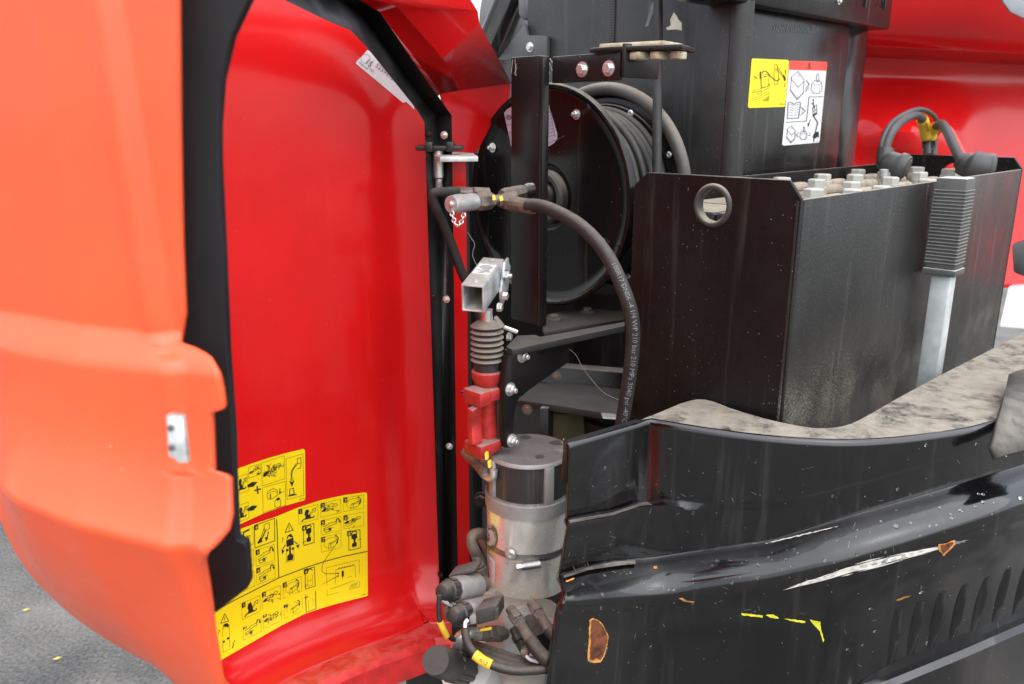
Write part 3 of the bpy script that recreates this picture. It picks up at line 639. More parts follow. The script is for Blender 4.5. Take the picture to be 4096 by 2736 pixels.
mb = MB(); mb.prism([fd(d0(*q), 2.25) for q in [(2318, 560), (2360, 545), (2360, 640), (2322, 625)]], V((.05, .05, 0))); mb.build('latch_block', BLK_RAIL, rear, bevel=.006)
mb = MB(); mb.prism([fd(d0(*q), 2.3) for q in [(2312, 655), (2420, 655), (2420, 760), (2290, 750)]], V((.03, .03, 0))); o = mb.build('body_panel', WHITEP, bevel=.004)
tag(o, 'sliver of a white panel below the far red hood at the right edge', 'panel')
mb = MB(); mb.prism([fd(d0(*q), 1.9) for q in [(2278, -30), (2420, -30), (2420, 70), (2340, 42), (2315, 30), (2300, 10)]], V((.05, .1, .02))); o = mb.build('grey_cap', GREYP, bevel=.01)
tag(o, 'blurred grey rounded cap cut off by the top right corner', 'cap')

# ================================================================== black counterweight wrapping round the battery
ZT = 1.0285
cw = thing('counterweight', 'black scuffed steel counterweight with dusty top ledge, rust patches and white scrape', 'counterweight', (.45, 1.05, .45))
T1 = [(1490, 962), (1560, 974), (1650, 988), (1750, 1000), (1850, 1008), (1950, 1011), (2050, 1006), (2150, 995), (2230, 982), (2290, 966), (2400, 934), (2520, 893)]
T0 = [(1497, 951), (1600, 915), (1690, 941), (1780, 966), (1865, 981), (1920, 979), (1965, 965), (2050, 917), (2150, 863), (2250, 812), (2347, 762), (2430, 718), (2520, 670)]
NM = 72
T0s = [(v.x, v.y) for v in crom([(x, y, 0) for x, y in T0], 6)]
main = crom([fz(d0(*q), ZT) for q in T1], 12)
def resample(c, n):
    L = [0]
    for a_, b_ in zip(c, c[1:]): L.append(L[-1] + (b_ - a_).length)
    out = []; j = 0
    for i in range(n):
        s = L[-1] * i / (n - 1)
        while j < len(L) - 2 and L[j + 1] < s: j += 1
        out.append(c[j].lerp(c[j + 1], (s - L[j]) / max(1e-9, L[j + 1] - L[j])))
    return out
main = resample(main, NM); inn = []
for p_ in main:
    x_ = proj(p_)[0] * 2347 / 4096; inn.append(fz(d0(x_, pl_y(T0s, x_)), ZT))
NWG = 12
wl, wr = fz(d0(1306, 1017), ZT), main[0]
wdir = (wr - wl).normalized(); wn = V((wdir.y, -wdir.x, 0)).normalized()
wing = [wl.lerp(wr, k / NWG) for k in range(NWG)]
wing_in = [p - wn * .007 + V((0, 0, .001)) for p in wing]
colsP = wing + main
def nrm(i):
    if i < NWG: return wn
    k = i - NWG; t_ = (main[min(k + 1, NM - 1)] - main[max(k - 1, 0)]).normalized(); return V((t_.y, -t_.x, 0))
NRM = [nrm(i) for i in range(len(colsP))]
SM = []                                                # crease-softened normals
for i in range(len(colsP)):
    s_ = V((0, 0, 0)); [s_ := s_ + NRM[min(len(NRM) - 1, max(0, i + k))] for k in range(-7, 8)]; SM.append(s_.normalized())
def solve_z(x, y, curve):
    lo, hi = -.2, 1.2
    for _ in range(40):
        m_ = (lo + hi) / 2; px = proj(V((x, y, m_)))
        if px[1] * 2347 / 4096 > pl_y(curve, px[0] * 2347 / 4096): lo = m_
        else: hi = m_
    return (lo + hi) / 2
CA = [(1240, 1204), (1300, 1190), (1400, 1172), (1465, 1150), (1520, 1140), (1600, 1150), (1800, 1145), (2000, 1095), (2200, 1035), (2400, 975), (2600, 910)]
CA2 = [(1240, 1216), (1300, 1202), (1400, 1184), (1465, 1162), (1520, 1158), (1600, 1165), (1800, 1157), (2000, 1107), (2200, 1047), (2400, 987), (2600, 922)]
CB = [(1200, 1330), (1290, 1316), (1345, 1297), (1400, 1285), (1500, 1277), (1643, 1254), (1765, 1238), (1936, 1186), (2131, 1130), (2347, 1064), (2600, 985)]
CB2 = [(1200, 1341), (1290, 1327), (1345, 1309), (1418, 1298), (1500, 1290), (1643, 1268), (1765, 1252), (1936, 1200), (2131, 1145), (2347, 1080), (2600, 1002)]
CC0 = [(1200, 1362), (1280, 1350), (1350, 1344), (1448, 1338), (1545, 1322), (1692, 1305), (1789, 1288), (1936, 1246), (2131, 1188), (2347, 1122), (2600, 1045)]
CC = [(1200, 1392), (1280, 1382), (1350, 1381), (1448, 1376), (1545, 1357), (1692, 1341), (1789, 1322), (1936, 1289), (2131, 1230), (2347, 1163), (2600, 1085)]
CC2 = [(x, y + 9) for x, y in CC]
CD = [(1200, 1560), (1500, 1490), (1800, 1445), (2004, 1390), (2150, 1336), (2347, 1264), (2600, 1160)]
CD2 = [(x, y + 14) for x, y in CD]
CE = [(1200, 1690), (1700, 1655), (1950, 1592), (2053, 1552), (2200, 1492), (2347, 1428), (2600, 1310)]
CE2 = [(x, y + 20) for x, y in CE]
CF = [(1200, 1850), (1800, 1790), (2053, 1700), (2347, 1560), (2600, 1450)]
cols_n = len(colsP)
def rowat(curve, off, ext=0, soft=1.0, rec=0):
    out = []
    for i, P in enumerate(colsP):
        n = (NRM[i].lerp(SM[i], soft)).normalized(); k = max(0, 1 - i / NWG); pxx = proj(P)[0] * 2347 / 4096
        out.append(P + n * (off - rec * sst(1880, 2080, pxx)) - wdir * ext * k)
    if soft == 1.0 and curve is not None: out = relax(out, 60, 2, NWG + 20)
    return [V((Q.x, Q.y, ZT if curve is None else solve_z(Q.x, Q.y, curve))) for Q in out]
def relax(q, it, a_, b_):
    q = [p.copy() for p in q]
    for _ in range(it): q = [q[i] if i < a_ or i > b_ else q[i] * .5 + (q[i - 1] + q[i + 1]) * .25 for i in range(len(q))]
    return q
R = []
R.append([V((p.x, p.y, p.z - .06)) for p in wing_in + inn]); R.append([V((p.x, p.y, p.z)) for p in wing_in + inn]); 
R.append([V((p.x, p.y, ZT)) for p in rowat(None, -.0085, soft=0)]); R.append([V((p.x, p.y, ZT)) for p in rowat(None, -.0075, soft=0)])
TOPR = [[V((p.x, p.y, ZT - z_)) for p in rowat(None, -o_, soft=0)] for o_, z_ in ((.0050, .0006), (.0028, .0020), (.0010, .0046))]
def ledge(curve, off, wgt):                       # ledge only under the wing, fading into the main face
    out = []
    for i, P in enumerate(colsP):
        wv = 1 - sst(NWG - 3, NWG + 4, i); n = NRM[i].lerp(SM[i], .5 * wgt).normalized(); k = max(0, 1 - i / NWG)
        Q = P + n * (off * wv + .0015 * wgt) - wdir * (.013 * wgt * k); out.append(Q)
    if wgt > .5: out = relax(out, 50, 3, NWG + 18)
    return [V((Q.x, Q.y, solve_z(Q.x, Q.y, curve))) for Q in out]
R.append([V((p.x, p.y, ZT - .009)) for p in rowat(None, 0, soft=0)]); R.append(ledge(CA, 0, 0)); R.append(ledge([(x, y + 5) for x, y in CA], .003, .4)); R.append(ledge(CA2, .014, 1)); R.append(ledge([(x, y + 10) for x, y in CA2], .016, 1))
R.append(rowat(CB, .006, .016)); R.append(rowat([(x, y + 5) for x, y in CB], .009, .017)); R.append(rowat(CB2, .018, .024))
def cmix(t_): return [(x, lerp(y, pl_y(CC, x), t_)) for x, y in CB2]
for t_ in (.14, .3, .46, .62, .78, .9, 1.0): R.append(rowat(cmix(t_), .018 + .043 * math.sin(t_ * 1.45) / math.sin(1.45), lerp(.024, .056, t_)))
R.append(rowat(CC2, .062, .060))
R.append(rowat([(x, y + 22) for x, y in CC2], .063, .064)); R.append(rowat(CD, .061, .076)); R.append(rowat(CD2, .060, .077, rec=.007)); R.append(rowat([(x, y - 14) for x, y in CE], .057, .086, rec=.006)); R.append(rowat(CE, .058, .086, rec=-.004)); R.append(rowat(CE2, .061, .090, rec=-.008)); R.append(rowat(CF, .055, .105))
R.append([V((p.x, p.y, p.z - .12)) for p in R[-1]])
for r in R:                                            # rounded left end: curl the first column back
    pass
full = []
for k, r in enumerate(R):
    a_ = r[0]; cur = .011 if k > 9 else .006
    full.append([a_ - wn * cur * 1.0 - wdir * .002 * (.5 if k > 9 else .3), a_ - wn * cur * .35 - wdir * .002 * (1 if k > 9 else .3)] + r)
mb = MB(); mb.loft(full[:4], False); lo = mb.build('top_ledge', BLK_LEDGE, cw, ang=40, recalc=False); md = lo.modifiers.new('thickness', 'SOLIDIFY'); md.thickness = .004; md.offset = 1
lo['label'] = 'beige dust-covered top ledge'
topr = [[r[0] - wn * .006 - wdir * .0006, r[0] - wn * .002 - wdir * .0006] + r for r in TOPR]
mb = MB(); mb.loft(full[3:4] + topr + full[4:], False); CWB = mb.bvh()
shell = mb.build('shell', BLK_BUMP, cw, ang=48, recalc=False); md = shell.modifiers.new('thickness', 'SOLIDIFY'); md.thickness = .004; md.offset = 1
for r0_, r1_, c1_, m_ in ((6, 7, NWG + 1, .0012), (10, 11, NWG - 1, .0012)):
    mb = MB(); rr = []
    for k in (r0_, r1_):
        e = (full[r1_][4] - full[r0_][4]).normalized(); nn_ = (wn + V((0, 0, 1))).normalized(); rr.append([p + nn_ * .0046 for p in full[k][2:c1_ + 2]])
    mb.loft(rr, False); mb.build('ledge_dust', mat('dust_film', (.12, .105, .092), .8, vary=.5, vscale=40), shell, ang=60)
# moulded vertical bars in the lower right grille
for k, (xt, yt, xb, yb) in enumerate([(2060, 1395, 2040, 1545), (2110, 1378, 2085, 1525), (2160, 1358, 2132, 1508), (2212, 1340, 2180, 1488), (2262, 1322, 2228, 1468), (2310, 1304, 2275, 1448), (2358, 1286, 2322, 1428)]):
    rr = []
    for s in range(7):
        x, y = lerp(xt, xb, s / 6), lerp(yt, yb - 22, s / 6); h = CWB.ray_cast(CAMLOC, ray(d0(x, y)).normalized())
        if h[0] is None: continue
        n = h[1] if h[1].dot(h[0] - CAMLOC) < 0 else -h[1]; e = .0035 * math.sin(math.pi * (s + .6) / 7.2); wv = V((.010, .002, 0))
        rr.append([h[0] - wv - n * .003, h[0] - wv * .5 + n * e, h[0] + wv * .5 + n * e, h[0] + wv - n * .003])
    if len(rr) > 2: mb = MB(); mb.loft(rr); mb.build('grille_bar', BLK_BUMP, cw, ang=50)
# raised lug on the ledge at the right edge
mb = MB(); lugp = [[(2312, 858), (2290, 960), (2276, 1022), (2288, 1048)], [(2330, 850), (2318, 935), (2306, 1005), (2312, 1040)], [(2360, 842), (2352, 925), (2346, 995), (2352, 1030)], [(2420, 830), (2420, 915), (2420, 985), (2420, 1015)]]
dd = [[1.30, 1.165, 1.125, 1.12], [1.31, 1.19, 1.14, 1.125], [1.33, 1.205, 1.155, 1.14], [1.36, 1.23, 1.18, 1.165]]
mb.loft([[fd(d0(*q), d_) for q, d_ in zip(a_, b_)] for a_, b_ in zip(lugp, dd)], False)
o = mb.build('raised_lug', mat('dusty_black_lug', (.10, .09, .078), .75, vary=.5, vscale=16, streak=.5, streakcol=(.03, .03, .03)), cw, ang=60); md = o.modifiers.new('thickness', 'SOLIDIFY'); md.thickness = .01; md.offset = -1
# marks: rust, scrape, paint touches
def mark(name, m, pts, eps=.0006, fnm=z5, jag=0, label=None, par=shell):
    pr = Print(CWB, eps); pr.map = fnm
    if jag:
        q = []
        for a_, b_ in zip(pts, pts[1:] + pts[:1]):
            n = max(1, int(math.hypot(b_[0] - a_[0], b_[1] - a_[1]) / 9))
            for k in range(n): q.append((lerp(a_[0], b_[0], k / n) + rnd.uniform(-jag, jag), lerp(a_[1], b_[1], k / n) + rnd.uniform(-jag, jag)))
        pts = q
    pr.poly(pts, 25); return pr.build(name, m, par, label=label)
mark('rust_rim', RUST_EDGE, [(302, 1268), (318, 1258), (345, 1268), (372, 1300), (392, 1345), (384, 1390), (372, 1440), (352, 1466), (335, 1455), (322, 1468), (293, 1460), (296, 1400)], .0005, jag=2)
mark('rust_patch', ORANGE_RUST, [(310, 1270), (320, 1262), (345, 1272), (370, 1304), (388, 1346), (380, 1388), (366, 1436), (350, 1456), (336, 1444), (318, 1456), (303, 1450), (305, 1400)], .0008, jag=2, label='brown rusted paint chip low on the left')
scr = Print(CWB, .0006); scr.map = z5
for k in range(90):
    t0_ = rnd.random() ** .8 * .85; t1_ = min(1, t0_ + rnd.uniform(.08, .3)); q = []
    off_ = rnd.gauss(0, .38)
    for t_ in (t0_, (t0_ + t1_) / 2, t1_):
        x_ = lerp(1205, 1950, t_); yc = lerp(1128, 930, t_) - 12 * math.sin(t_ * 3.1); hw_ = 4 + 18 * math.sin(min(1, t_ * 1.15) * 2.6) ; q.append((x_, yc + off_ * hw_))
    wd_ = rnd.uniform(1.5, 7) * (1 - .6 * abs(off_)) + .6; a_, b_, c_ = q
    scr.poly([a_, (b_[0], b_[1] - wd_), c_, (b_[0], b_[1] + wd_)], 40)
scr.build('scrape', SCRATCH, shell, kind='stuff')
mark('rust_rim', RUST_EDGE, [(1938, 912), (1975, 905), (2015, 890), (2018, 912), (1990, 940), (1962, 968), (1952, 950), (1942, 945)], .0009, jag=1.5)
mark('rust_patch', ORANGE_RUST, [(1946, 914), (1975, 910), (2006, 898), (2008, 912), (1985, 934), (1962, 958), (1955, 945)], .0012, jag=1.5)
mark('scuff', SCUFFG, [(2012, 900), (2060, 890), (2085, 888), (2060, 902), (2020, 915)], .0006, jag=4)
for q in ([(1015, 1234), (1070, 1240), (1116, 1246), (1114, 1256), (1070, 1250), (1020, 1244)], [(1130, 1243), (1165, 1240), (1192, 1256), (1190, 1262), (1150, 1256)], [(1212, 1259), (1260, 1264), (1316, 1273), (1314, 1281), (1260, 1274)], [(1336, 1264), (1386, 1276), (1392, 1320), (1404, 1360), (1400, 1372), (1386, 1330), (1380, 1284), (1340, 1274)]):
    mark('paint_touch', YPAINT, q, .0006, jag=1.5)
for q in ([(722, 1164), (740, 1162), (760, 1176), (796, 1180), (790, 1186), (745, 1180)], [(1740, 1172), (1780, 1155), (1815, 1150), (1790, 1162), (1750, 1176)], [(603, 1018), (620, 1014), (622, 1026), (606, 1028)], [(190, 1086), (232, 1070), (230, 1078), (196, 1092)]):
    mark('paint_chip', RUST_EDGE, q, .0006, jag=1)
mark('scratch', SCRATCH, [(1125, 911), (1190, 893), (1280, 872), (1380, 850), (1470, 829), (1372, 854), (1282, 877), (1195, 898)], .0006, jag=2)
for k in range(60):                                    # fine scuffs
    x, y = rnd.uniform(200, 2250), rnd.uniform(420, 1500); L_ = rnd.uniform(4, 34); an = rnd.uniform(-.6, .6) + (1.5 if rnd.random() < .25 else 0); wv = rnd.uniform(1, 2.6)
    pr = Print(CWB, .0005); pr.map = z5; pr.line([(x, y), (x + L_ * math.cos(an), y + L_ * math.sin(an))], wv)
    if k == 0: SC = pr
    else: SC.m.add(pr.m.v, pr.m.f)
SC.build('fine_scuffs', SCUFFG, shell, kind='stuff')
# rain drops clinging to the rib and face
mb = MB()
for k in range(80):
    x, y = rnd.uniform(1330, 2340), rnd.uniform(1000, 1500)
    if rnd.random() < .6: y = pl_y(CC, x) - rnd.uniform(5, 70)
    h = CWB.ray_cast(CAMLOC, ray(d0(x, y)).normalized())
    if h[0] is None or h[0].z > ZT - .01: continue
    n = h[1] if h[1].dot(h[0] - CAMLOC) < 0 else -h[1]; r = rnd.uniform(.0012, .0030) * (1.5 if rnd.random() < .1 else 1)
    mb.lathe(h[0] + n * .0003, n, [(r, 0), (r * .92, r * .16), (r * .65, r * .30), (r * .3, r * .36)], 10)
mb.build('rain_drops', WATER, shell, kind='stuff', ang=80)

# ================================================================== battery in its steel tray
bat = thing('traction_battery', 'black steel battery tray full of grey-capped cells, lifting hole in its front plate', 'battery', M(.5, .14, .80))
L = 1.021; WB = .284; ztop = 1.3455; zpl = 1.371; zbot = .80
def endplate(a, vec, m=BLK_TRAY):
    o_ = M(a, 0, 0); poly = [(0, zbot), (0, ztop), (.020, zpl), (WB - .025, zpl), (WB, zpl - .021), (WB, zbot)]
    hole = [(.138 + .0265 * math.cos(t_), 1.328 + .0265 * math.sin(t_)) for t_ in [2 * math.pi * k / 28 for k in range(28)]]
    mb = MB(); mb.plate(o_, B, ZZ, poly, [hole], vec); return mb
fp = endplate(0, A * .006); TRB = fp.bvh(); front_plate = fp.build('front_plate', BLK_TRAY, bat, bevel=.0012, seg=1)
endplate(L, A * -.006).build('end_plate', BLK_TRAY, bat, bevel=.0012, seg=1)
mb = MB(); mb.par(M(.0062, .0003, zbot), A * (L - .0124), B * .006, V((0, 0, ztop - zbot))); mb.build('side_plate', BLK_SIDE, bat, bevel=.0018, seg=2)
mb = MB(); rg = [[M(.007 - .0078 * math.cos(t_), .007 - .0078 * math.sin(t_), z_) for t_ in [math.pi / 2 * k / 6 for k in range(7)]] for z_ in (zbot, ztop - .002)]; mb.loft(rg, False); mb.build('corner_bend', BLK_SIDE, bat, ang=60)
mb = MB(); mb.par(M(.0062, WB - .0063, zbot), A * (L - .0124), B * .006, V((0, 0, ztop + .004 - zbot))); mb.build('side_plate', BLK_TRAY, bat, bevel=.0012, seg=1)
mb = MB(); mb.par(M(.0062, .0064, zbot + .002), A * (L - .0124), B * (WB - .0128), V((0, 0, .005))); mb.build('floor_plate', BLK_TRAY, bat)
mb = MB(); c = M(.003, .138, 1.328)
mb.lathe(c, -A, [(.0235, -.008), (.0315, -.008), (.0325, .003), (.031, .006), (.0265, .007), (.0235, .004), (.0235, -.008)], 32, False); mb.build('hole_grommet', mat('dusty_grommet', (.045, .043, .04), .6, dust=.9, dlo=.1, dustcol=(.4, .35, .28)), bat, ang=60)
ZC = 1.316
for i in range(8):
    for j in range(2):
        mb = MB(); mb.par(M(.012 + i * .1255, .010 + j * .133, zbot + .01), A * .122, B * .130, V((0, 0, ZC - zbot - .01))); mb.build('cell', CELL, bat, bevel=.003, seg=1)
ZB_ = 1.346
BP = [(448, 406), (768, 380), (1018, 343), (1508, 325), (722, 420), (1025, 383), (1265, 362), (1535, 365), (700, 493), (998, 440), (1300, 403), (1765, 340), (1590, 420), (1280, 475), (1003, 497)]
done = []
for q in BP:
    P = fz(zA(*q), ZB_); r_ = P - O; a_, b_ = r_.dot(A), max(.028, min(.255, r_.dot(B))); done.append((a_, b_))
for a_, b_ in [(.06, .05), (.09, .12), (.17, .19), (.10, .24), (.26, .245)]: done.append((a_, b_))
for a_, b_ in done:
    z_ = ZB_ - .0175 * 1.03
    mb = MB(); mb.lathe(M(a_, b_, ZC), ZZ, [(.020, 0), (.019, z_ - ZC)], 14)
    pst = mb.build('terminal_post', CLAY, bat)
    bolt(bat, M(a_, b_, z_), ZZ, .0165, 'big', CAPGREY, 'terminal_bolt', rot=rnd.uniform(0, 1))
for a_, b_ in done[:15]:                                # dusty connectors between posts
    mb = MB(); mb.cbox(M(min(a_ + .055, .97), b_, ZC + .008), A * .075, B * .022, V((0, 0, .016))); mb.build('cell_connector', CLAY, bat, bevel=.006)
# ribs of cell lids
# ------------------------------------------------ battery cables
def cable(name, pts, r, m, label, parent=None, n=10, seg=8):
    mb = MB(); path = crom(pts, seg); base = path[0]; mb.tube(path, r, n); o = mb.build(name, m, parent, ang=60)
    if parent is None:
        o.data.transform(Matrix.Translation(-base)); o.location = base; tag(o, label, 'cable')
    return o
def boot(name, quad, d_, parent=None):
    pass
ca = thing('battery_cable', 'thick grey battery cable arching from the left terminal boot to a yellow marker sleeve', 'cable', fd(zA(1250, 300), 1.72))
mb = MB(); mb.tube(crom([fd(zA(*q), d_) for q, d_ in [((1262, 240), 1.74), ((1270, 150), 1.74), ((1310, 55), 1.75), ((1372, -15), 1.78), ((1452, -68), 1.82), ((1520, -75), 1.86), ((1560, -20), 1.90), ((1578, 60), 1.93), ((1582, 140), 1.95), ((1585, 230), 1.95)]], 8), .0098, 12); mb.build('cable_jacket', CABGREY, ca, ang=60)
mb = MB(); mb.tube(crom([fd(zA(*q), d_) for q, d_ in [((1228, 230), 1.74), ((1230, 140), 1.74), ((1270, 40), 1.75), ((1330, -35), 1.78), ((1450, -105), 1.82), ((1560, -120), 1.86), ((1640, -70), 1.9), ((1660, -30), 1.92)]], 8), .0055, 8); mb.build('thin_wire', CABGREY, ca, ang=60)
mb = MB(); mb.tube(crom([fd(zA(*q), d_) for q, d_ in [((1548, -48), 1.888), ((1566, 10), 1.913), ((1578, 95), 1.938)]], 8), .0128, 12); slv = mb.build('marker_sleeve', YELT, ca, ang=60)
pr = Print(mb.bvh(), .0005); ux, uy = math.cos(1.28), math.sin(1.28)
pr.text('BATTERIE', lambda u, v: zA(1552 + (u * ux + v * uy) * 27, -58 + (u * uy - v * ux) * 27)); pr.build('sleeve_print', INK, slv)
mb = MB(); c = fd(zA(1250, 345), 1.70)
mb.tube(crom([fd(zA(*q), d_) for q, d_ in [((1262, 205), 1.74), ((1258, 250), 1.735), ((1270, 290), 1.73), ((1330, 315), 1.71), ((1400, 335), 1.70), ((1440, 350), 1.695)]], 6), [.017] * 7 + [.018] * 3 + [.021] * 5 + [.026] * 6 + [.030] * 4 + [.027] * 3 + [.020] * 2 + [.012], 14); mb.build('terminal_boot', BOOT, ca, ang=70)
mb = MB(); mb.lathe(fd(zA(1250, 365), 1.70), ZZ, [(.009, -.01), (.009, .003), (.007, .005)], 14); mb.build('terminal_lug', GALV, ca)
cb = thing('battery_cable', 'grey and red battery cable bending down to the right terminal boot', 'cable', fd(zA(1900, 300), 1.70))
mb = MB(); mb.tube(crom([fd(zA(*q), d_) for q, d_ in [((1632, 240), 1.96), ((1632, 140), 1.96), ((1640, 60), 1.95), ((1665, 5), 1.90), ((1705, -5), 1.86), ((1745, 50), 1.82), ((1790, 150), 1.78), ((1835, 245), 1.75), ((1860, 290), 1.74)]], 8), .0100, 12); mb.build('cable_jacket', CABGREY, cb, ang=60)
mb = MB(); mb.tube(crom([fd(zA(*q), d_) for q, d_ in [((1625, 240), 1.97), ((1635, 120), 1.97), ((1680, 40), 1.93), ((1745, 25), 1.88), ((1800, 100), 1.83), ((1850, 200), 1.78), ((1885, 265), 1.76)]], 8), .0075, 10); mb.build('red_wire', CABRED, cb, ang=60)
mb = MB(); mb.tube(crom([fd(zA(*q), d_) for q, d_ in [((1615, 100), 1.945), ((1632, 45), 1.93), ((1672, 8), 1.905)]], 6), .0128, 10); mb.build('marker_sleeve', YELT, cb, ang=60)
mb = MB(); mb.tube([fd(zA(*q), 1.95) for q in circ(1602, 150, 48, 20) + [(1650, 150)]], .003, 6); mb.build('cable_tie', PLAST, cb)
mb = MB(); mb.tube(crom([fd(zA(*q), d_) for q, d_ in [((1850, 275), 1.745), ((1900, 310), 1.735), ((1980, 330), 1.72), ((2060, 345), 1.715), ((2120, 355), 1.71)]], 6), [.019] * 4 + [.026] * 6 + [.032] * 8 + [.033] * 4 + [.03, .024, .012], 14); mb.build('terminal_boot', BOOT, cb, ang=70)

# ================================================================== pump lever parked against the tray
lev = thing('pump_lever', 'galvanised square pump lever with ribbed black rubber grip leaning on the battery tray', 'lever', fb(z2(1500, 1600), -.03))
ctr = fb(z2(1600, 855), -.034); zt = ctr.z; a0 = (ctr - O).dot(A); zg = fb(z2(1545, 1318), -.034).z
mb = MB(); mb.cbox(M(a0, -.034, (zt + zg) / 2), A * .046, B * .050, V((0, 0, zt - zg))); mb.build('grip', GRIP, lev, bevel=.004)
nr = 22
for k in range(nr):
    z_ = lerp(zt - .022, zg + .022, k / (nr - 1)); mb = MB(); mb.cbox(M(a0, -.034, z_), A * .0485, B * .0525, V((0, 0, .0028))); mb.build('grip_rib', GRIP, lev, bevel=.0008, seg=1)
mb = MB(); mb.cbox(M(a0, -.034, zg + .006), A * .051, B * .055, V((0, 0, .012))); mb.build('grip_collar', GRIP, lev, bevel=.002)
mb = MB(); mb.cbox(M(a0, -.036, (zg + .86) / 2), A * .031, B * .033, V((0, 0, zg - .86))); mb.build('lever_tube', mat('dull_galvanised_bar', (.50, .52, .51), .45, metal=.25, vary=.15, vscale=25, streak=.1, streakcol=(.62, .64, .63)), lev, bevel=.003)

# ================================================================== black tank and turret column behind the tray
tk = thing('black_tank', 'tall black plastic tank with yellow and white warning decals behind the battery', 'tank', M(.6, .45, 1.0))
BT = .325; P = fb(z2(480, 800), BT); aL = (P - O).dot(A); P = fb(z2(1068, 400), BT); aR = (P - O).dot(A)
ztk = fb(z2(800, 60), BT).z
mb = MB(); mb.par(M(aL, BT, .95), A * (aR - aL), B * .30, V((0, 0, ztk - .95))); TKB = mb.bvh(); body = mb.build('tank_wall', BLK_TANK, tk, bevel=.012, seg=4)
aR2 = (fb(z2(1155, 400), BT + .018) - O).dot(A)
mb = MB(); mb.par(M(aR - .004, BT + .018, .95), A * (aR2 - aR), B * .25, V((0, 0, ztk - .95))); mb.build('corner_post', BLK_TANK, tk, bevel=.006)
# overhanging lid
aL2 = (fb(z2(500, 20), BT - .03) - O).dot(A) - .05; aR3 = (fb(z2(1280, 130), BT - .03) - O).dot(A); zl = fb(z2(900, 72), BT - .03).z
mb = MB(); mb.par(M(aL2 - .06, BT - .03, zl), A * (aR3 - aL2 + .06), B * .075, V((0, 0, .22))); lid = mb.build('tank_lid', BLK_TANK, tk, bevel=.006)
mb = MB(); mb.par(M(aL2 - .085, BT - .02, zl - .004), A * .05, B * .05, V((0, 0, .02))); mb.build('lid_bracket', BLK_STEEL, tk, bevel=.003)
for q in [(1160, 15), (1253, 22)]:
    c = fb(z2(*q), BT - .0305); mb = MB(); mb.cbox(c, A * .004, B * .004, V((0, 0, .018))); mb.build('lid_slot', INK, lid)
bolt(tk, fb(z2(1032, 2), BT - .03), -B, .008, 'head')
# decals
yel = Print(TKB, .0008); yel.map = zD; yel.poly([(215, 128), (235, 127), (745, 147), (765, 168), (706, 835), (690, 849), (168, 866), (149, 842), (205, 145)]); yel = yel.build('decal', YEL, body, label='yellow decal showing the emergency lever')
wht = Print(TKB, .0008); wht.map = zD; wht.poly([(790, 157), (1318, 175), (1333, 192), (1220, 1365), (1205, 1382), (682, 1427), (661, 1410), (770, 178)]); wht = wht.build('decal', WHITE, body, label='white load warning decal with red header')
rd = Print(TKB, .0013); rd.map = zD; rd.poly([(790, 157), (1318, 175), (1333, 192), (1322, 308), (765, 294), (772, 178)]); rd.build('decal_header', DRED, wht)
k_ = Print(TKB, .0019); k_.map = zD
k_.line([(1038, 272), (1065, 192), (1084, 275)], 6, closed=True); k_.line([(1064, 225), (1063, 255)], 6)
def cube_i(f, l=6):
    k_.line([f(*p) for p in [(.52, 0), (0, .2), (.02, .28), (.55, .55), (1, .35), (.98, .28), (.52, 0)]], l); k_.line([f(*p) for p in [(.02, .24), (-.08, .67), (.45, 1), (.92, .78), (1, .35)]], l); k_.line([f(*p) for p in [(-.08, .63), (.46, .95), (.92, .74)]], l * .8); k_.line([f(.55, .55), f(.46, .95)], l * .3); k_.line([f(.55, .12), f(.65, .16)], l)
def wgt_i(f, l=6):
    k_.line([f(*p) for p in [(.3, .36), (.75, .36), (.97, .5), (1, .8), (.75, 1), (.2, 1), (0, .82), (.1, .5)]], l, closed=True); k_.line([f(*p) for p in [(.18, .5), (.32, .57), (.78, .57), (.95, .5)]], l * .6); k_.line([f(.32, .57), f(.24, 1)], l * .4); k_.line([f(.78, .57), f(.76, 1)], l * .4)
    k_.line([f(.6 + .12 * math.cos(t_), .24 + .22 * math.sin(t_)) for t_ in [2 * math.pi * k / 14 for k in range(14)]], l, closed=True)
bx = lambda x0, y0, x1, y1: (lambda x, y: (lerp(x0, x1, x), lerp(y0, y1, y)))
cube_i(bx(793, 318, 985, 745)); wgt_i(bx(1088, 345, 1253, 645)); cube_i(bx(732, 1128, 852, 1388)); wgt_i(bx(920, 1140, 1027, 1335))
k_.line([(1018, 452), (1062, 512), (1006, 577)], 9); k_.line([(1058, 556), (1002, 620)], 9)
k_.line([(715, 1078), (1020, 1060), (1058, 700), (1268, 696)], 8)
k_.line([(745, 795), (770, 780), (800, 785), (838, 815), (870, 785), (905, 775), (932, 790), (902, 1018), (860, 1012), (815, 1025), (775, 1015), (735, 1025)], 8, closed=True)
for i in range(5): k_.line([(762 - 2 * i, 822 + 38 * i), (790 - 2 * i, 812 + 38 * i), (828 - 2 * i, 838 + 38 * i)], 4); k_.line([(845 - 2 * i, 836 + 38 * i), (880 - 2 * i, 812 + 38 * i), (915 - 3 * i, 815 + 38 * i)], 4)
k_.line([(938, 850), (1005, 908), (930, 975)], 8); k_.line([(958, 880), (952, 940)], 5)
k_.line([(905, 1228), (868, 1268), (896, 1302)], 8); k_.line([(1050, 1243), (1085, 1240)], 7); k_.line([(1047, 1275), (1083, 1271)], 7)
k_.poly(circ(1122, 745, 13, 10)); k_.line([(1128, 775), (1120, 800), (1135, 860)], 14); k_.line([(1130, 790), (1100, 790), (1092, 808)], 7); k_.line([(1110, 860), (1172, 815), (1178, 945), (1122, 975), (1110, 860)], 7); k_.line([(1112, 920), (1178, 878)], 6); k_.line([(1140, 838), (1148, 960)], 6); k_.poly([(1112, 960), (1178, 930), (1178, 955), (1118, 995)])
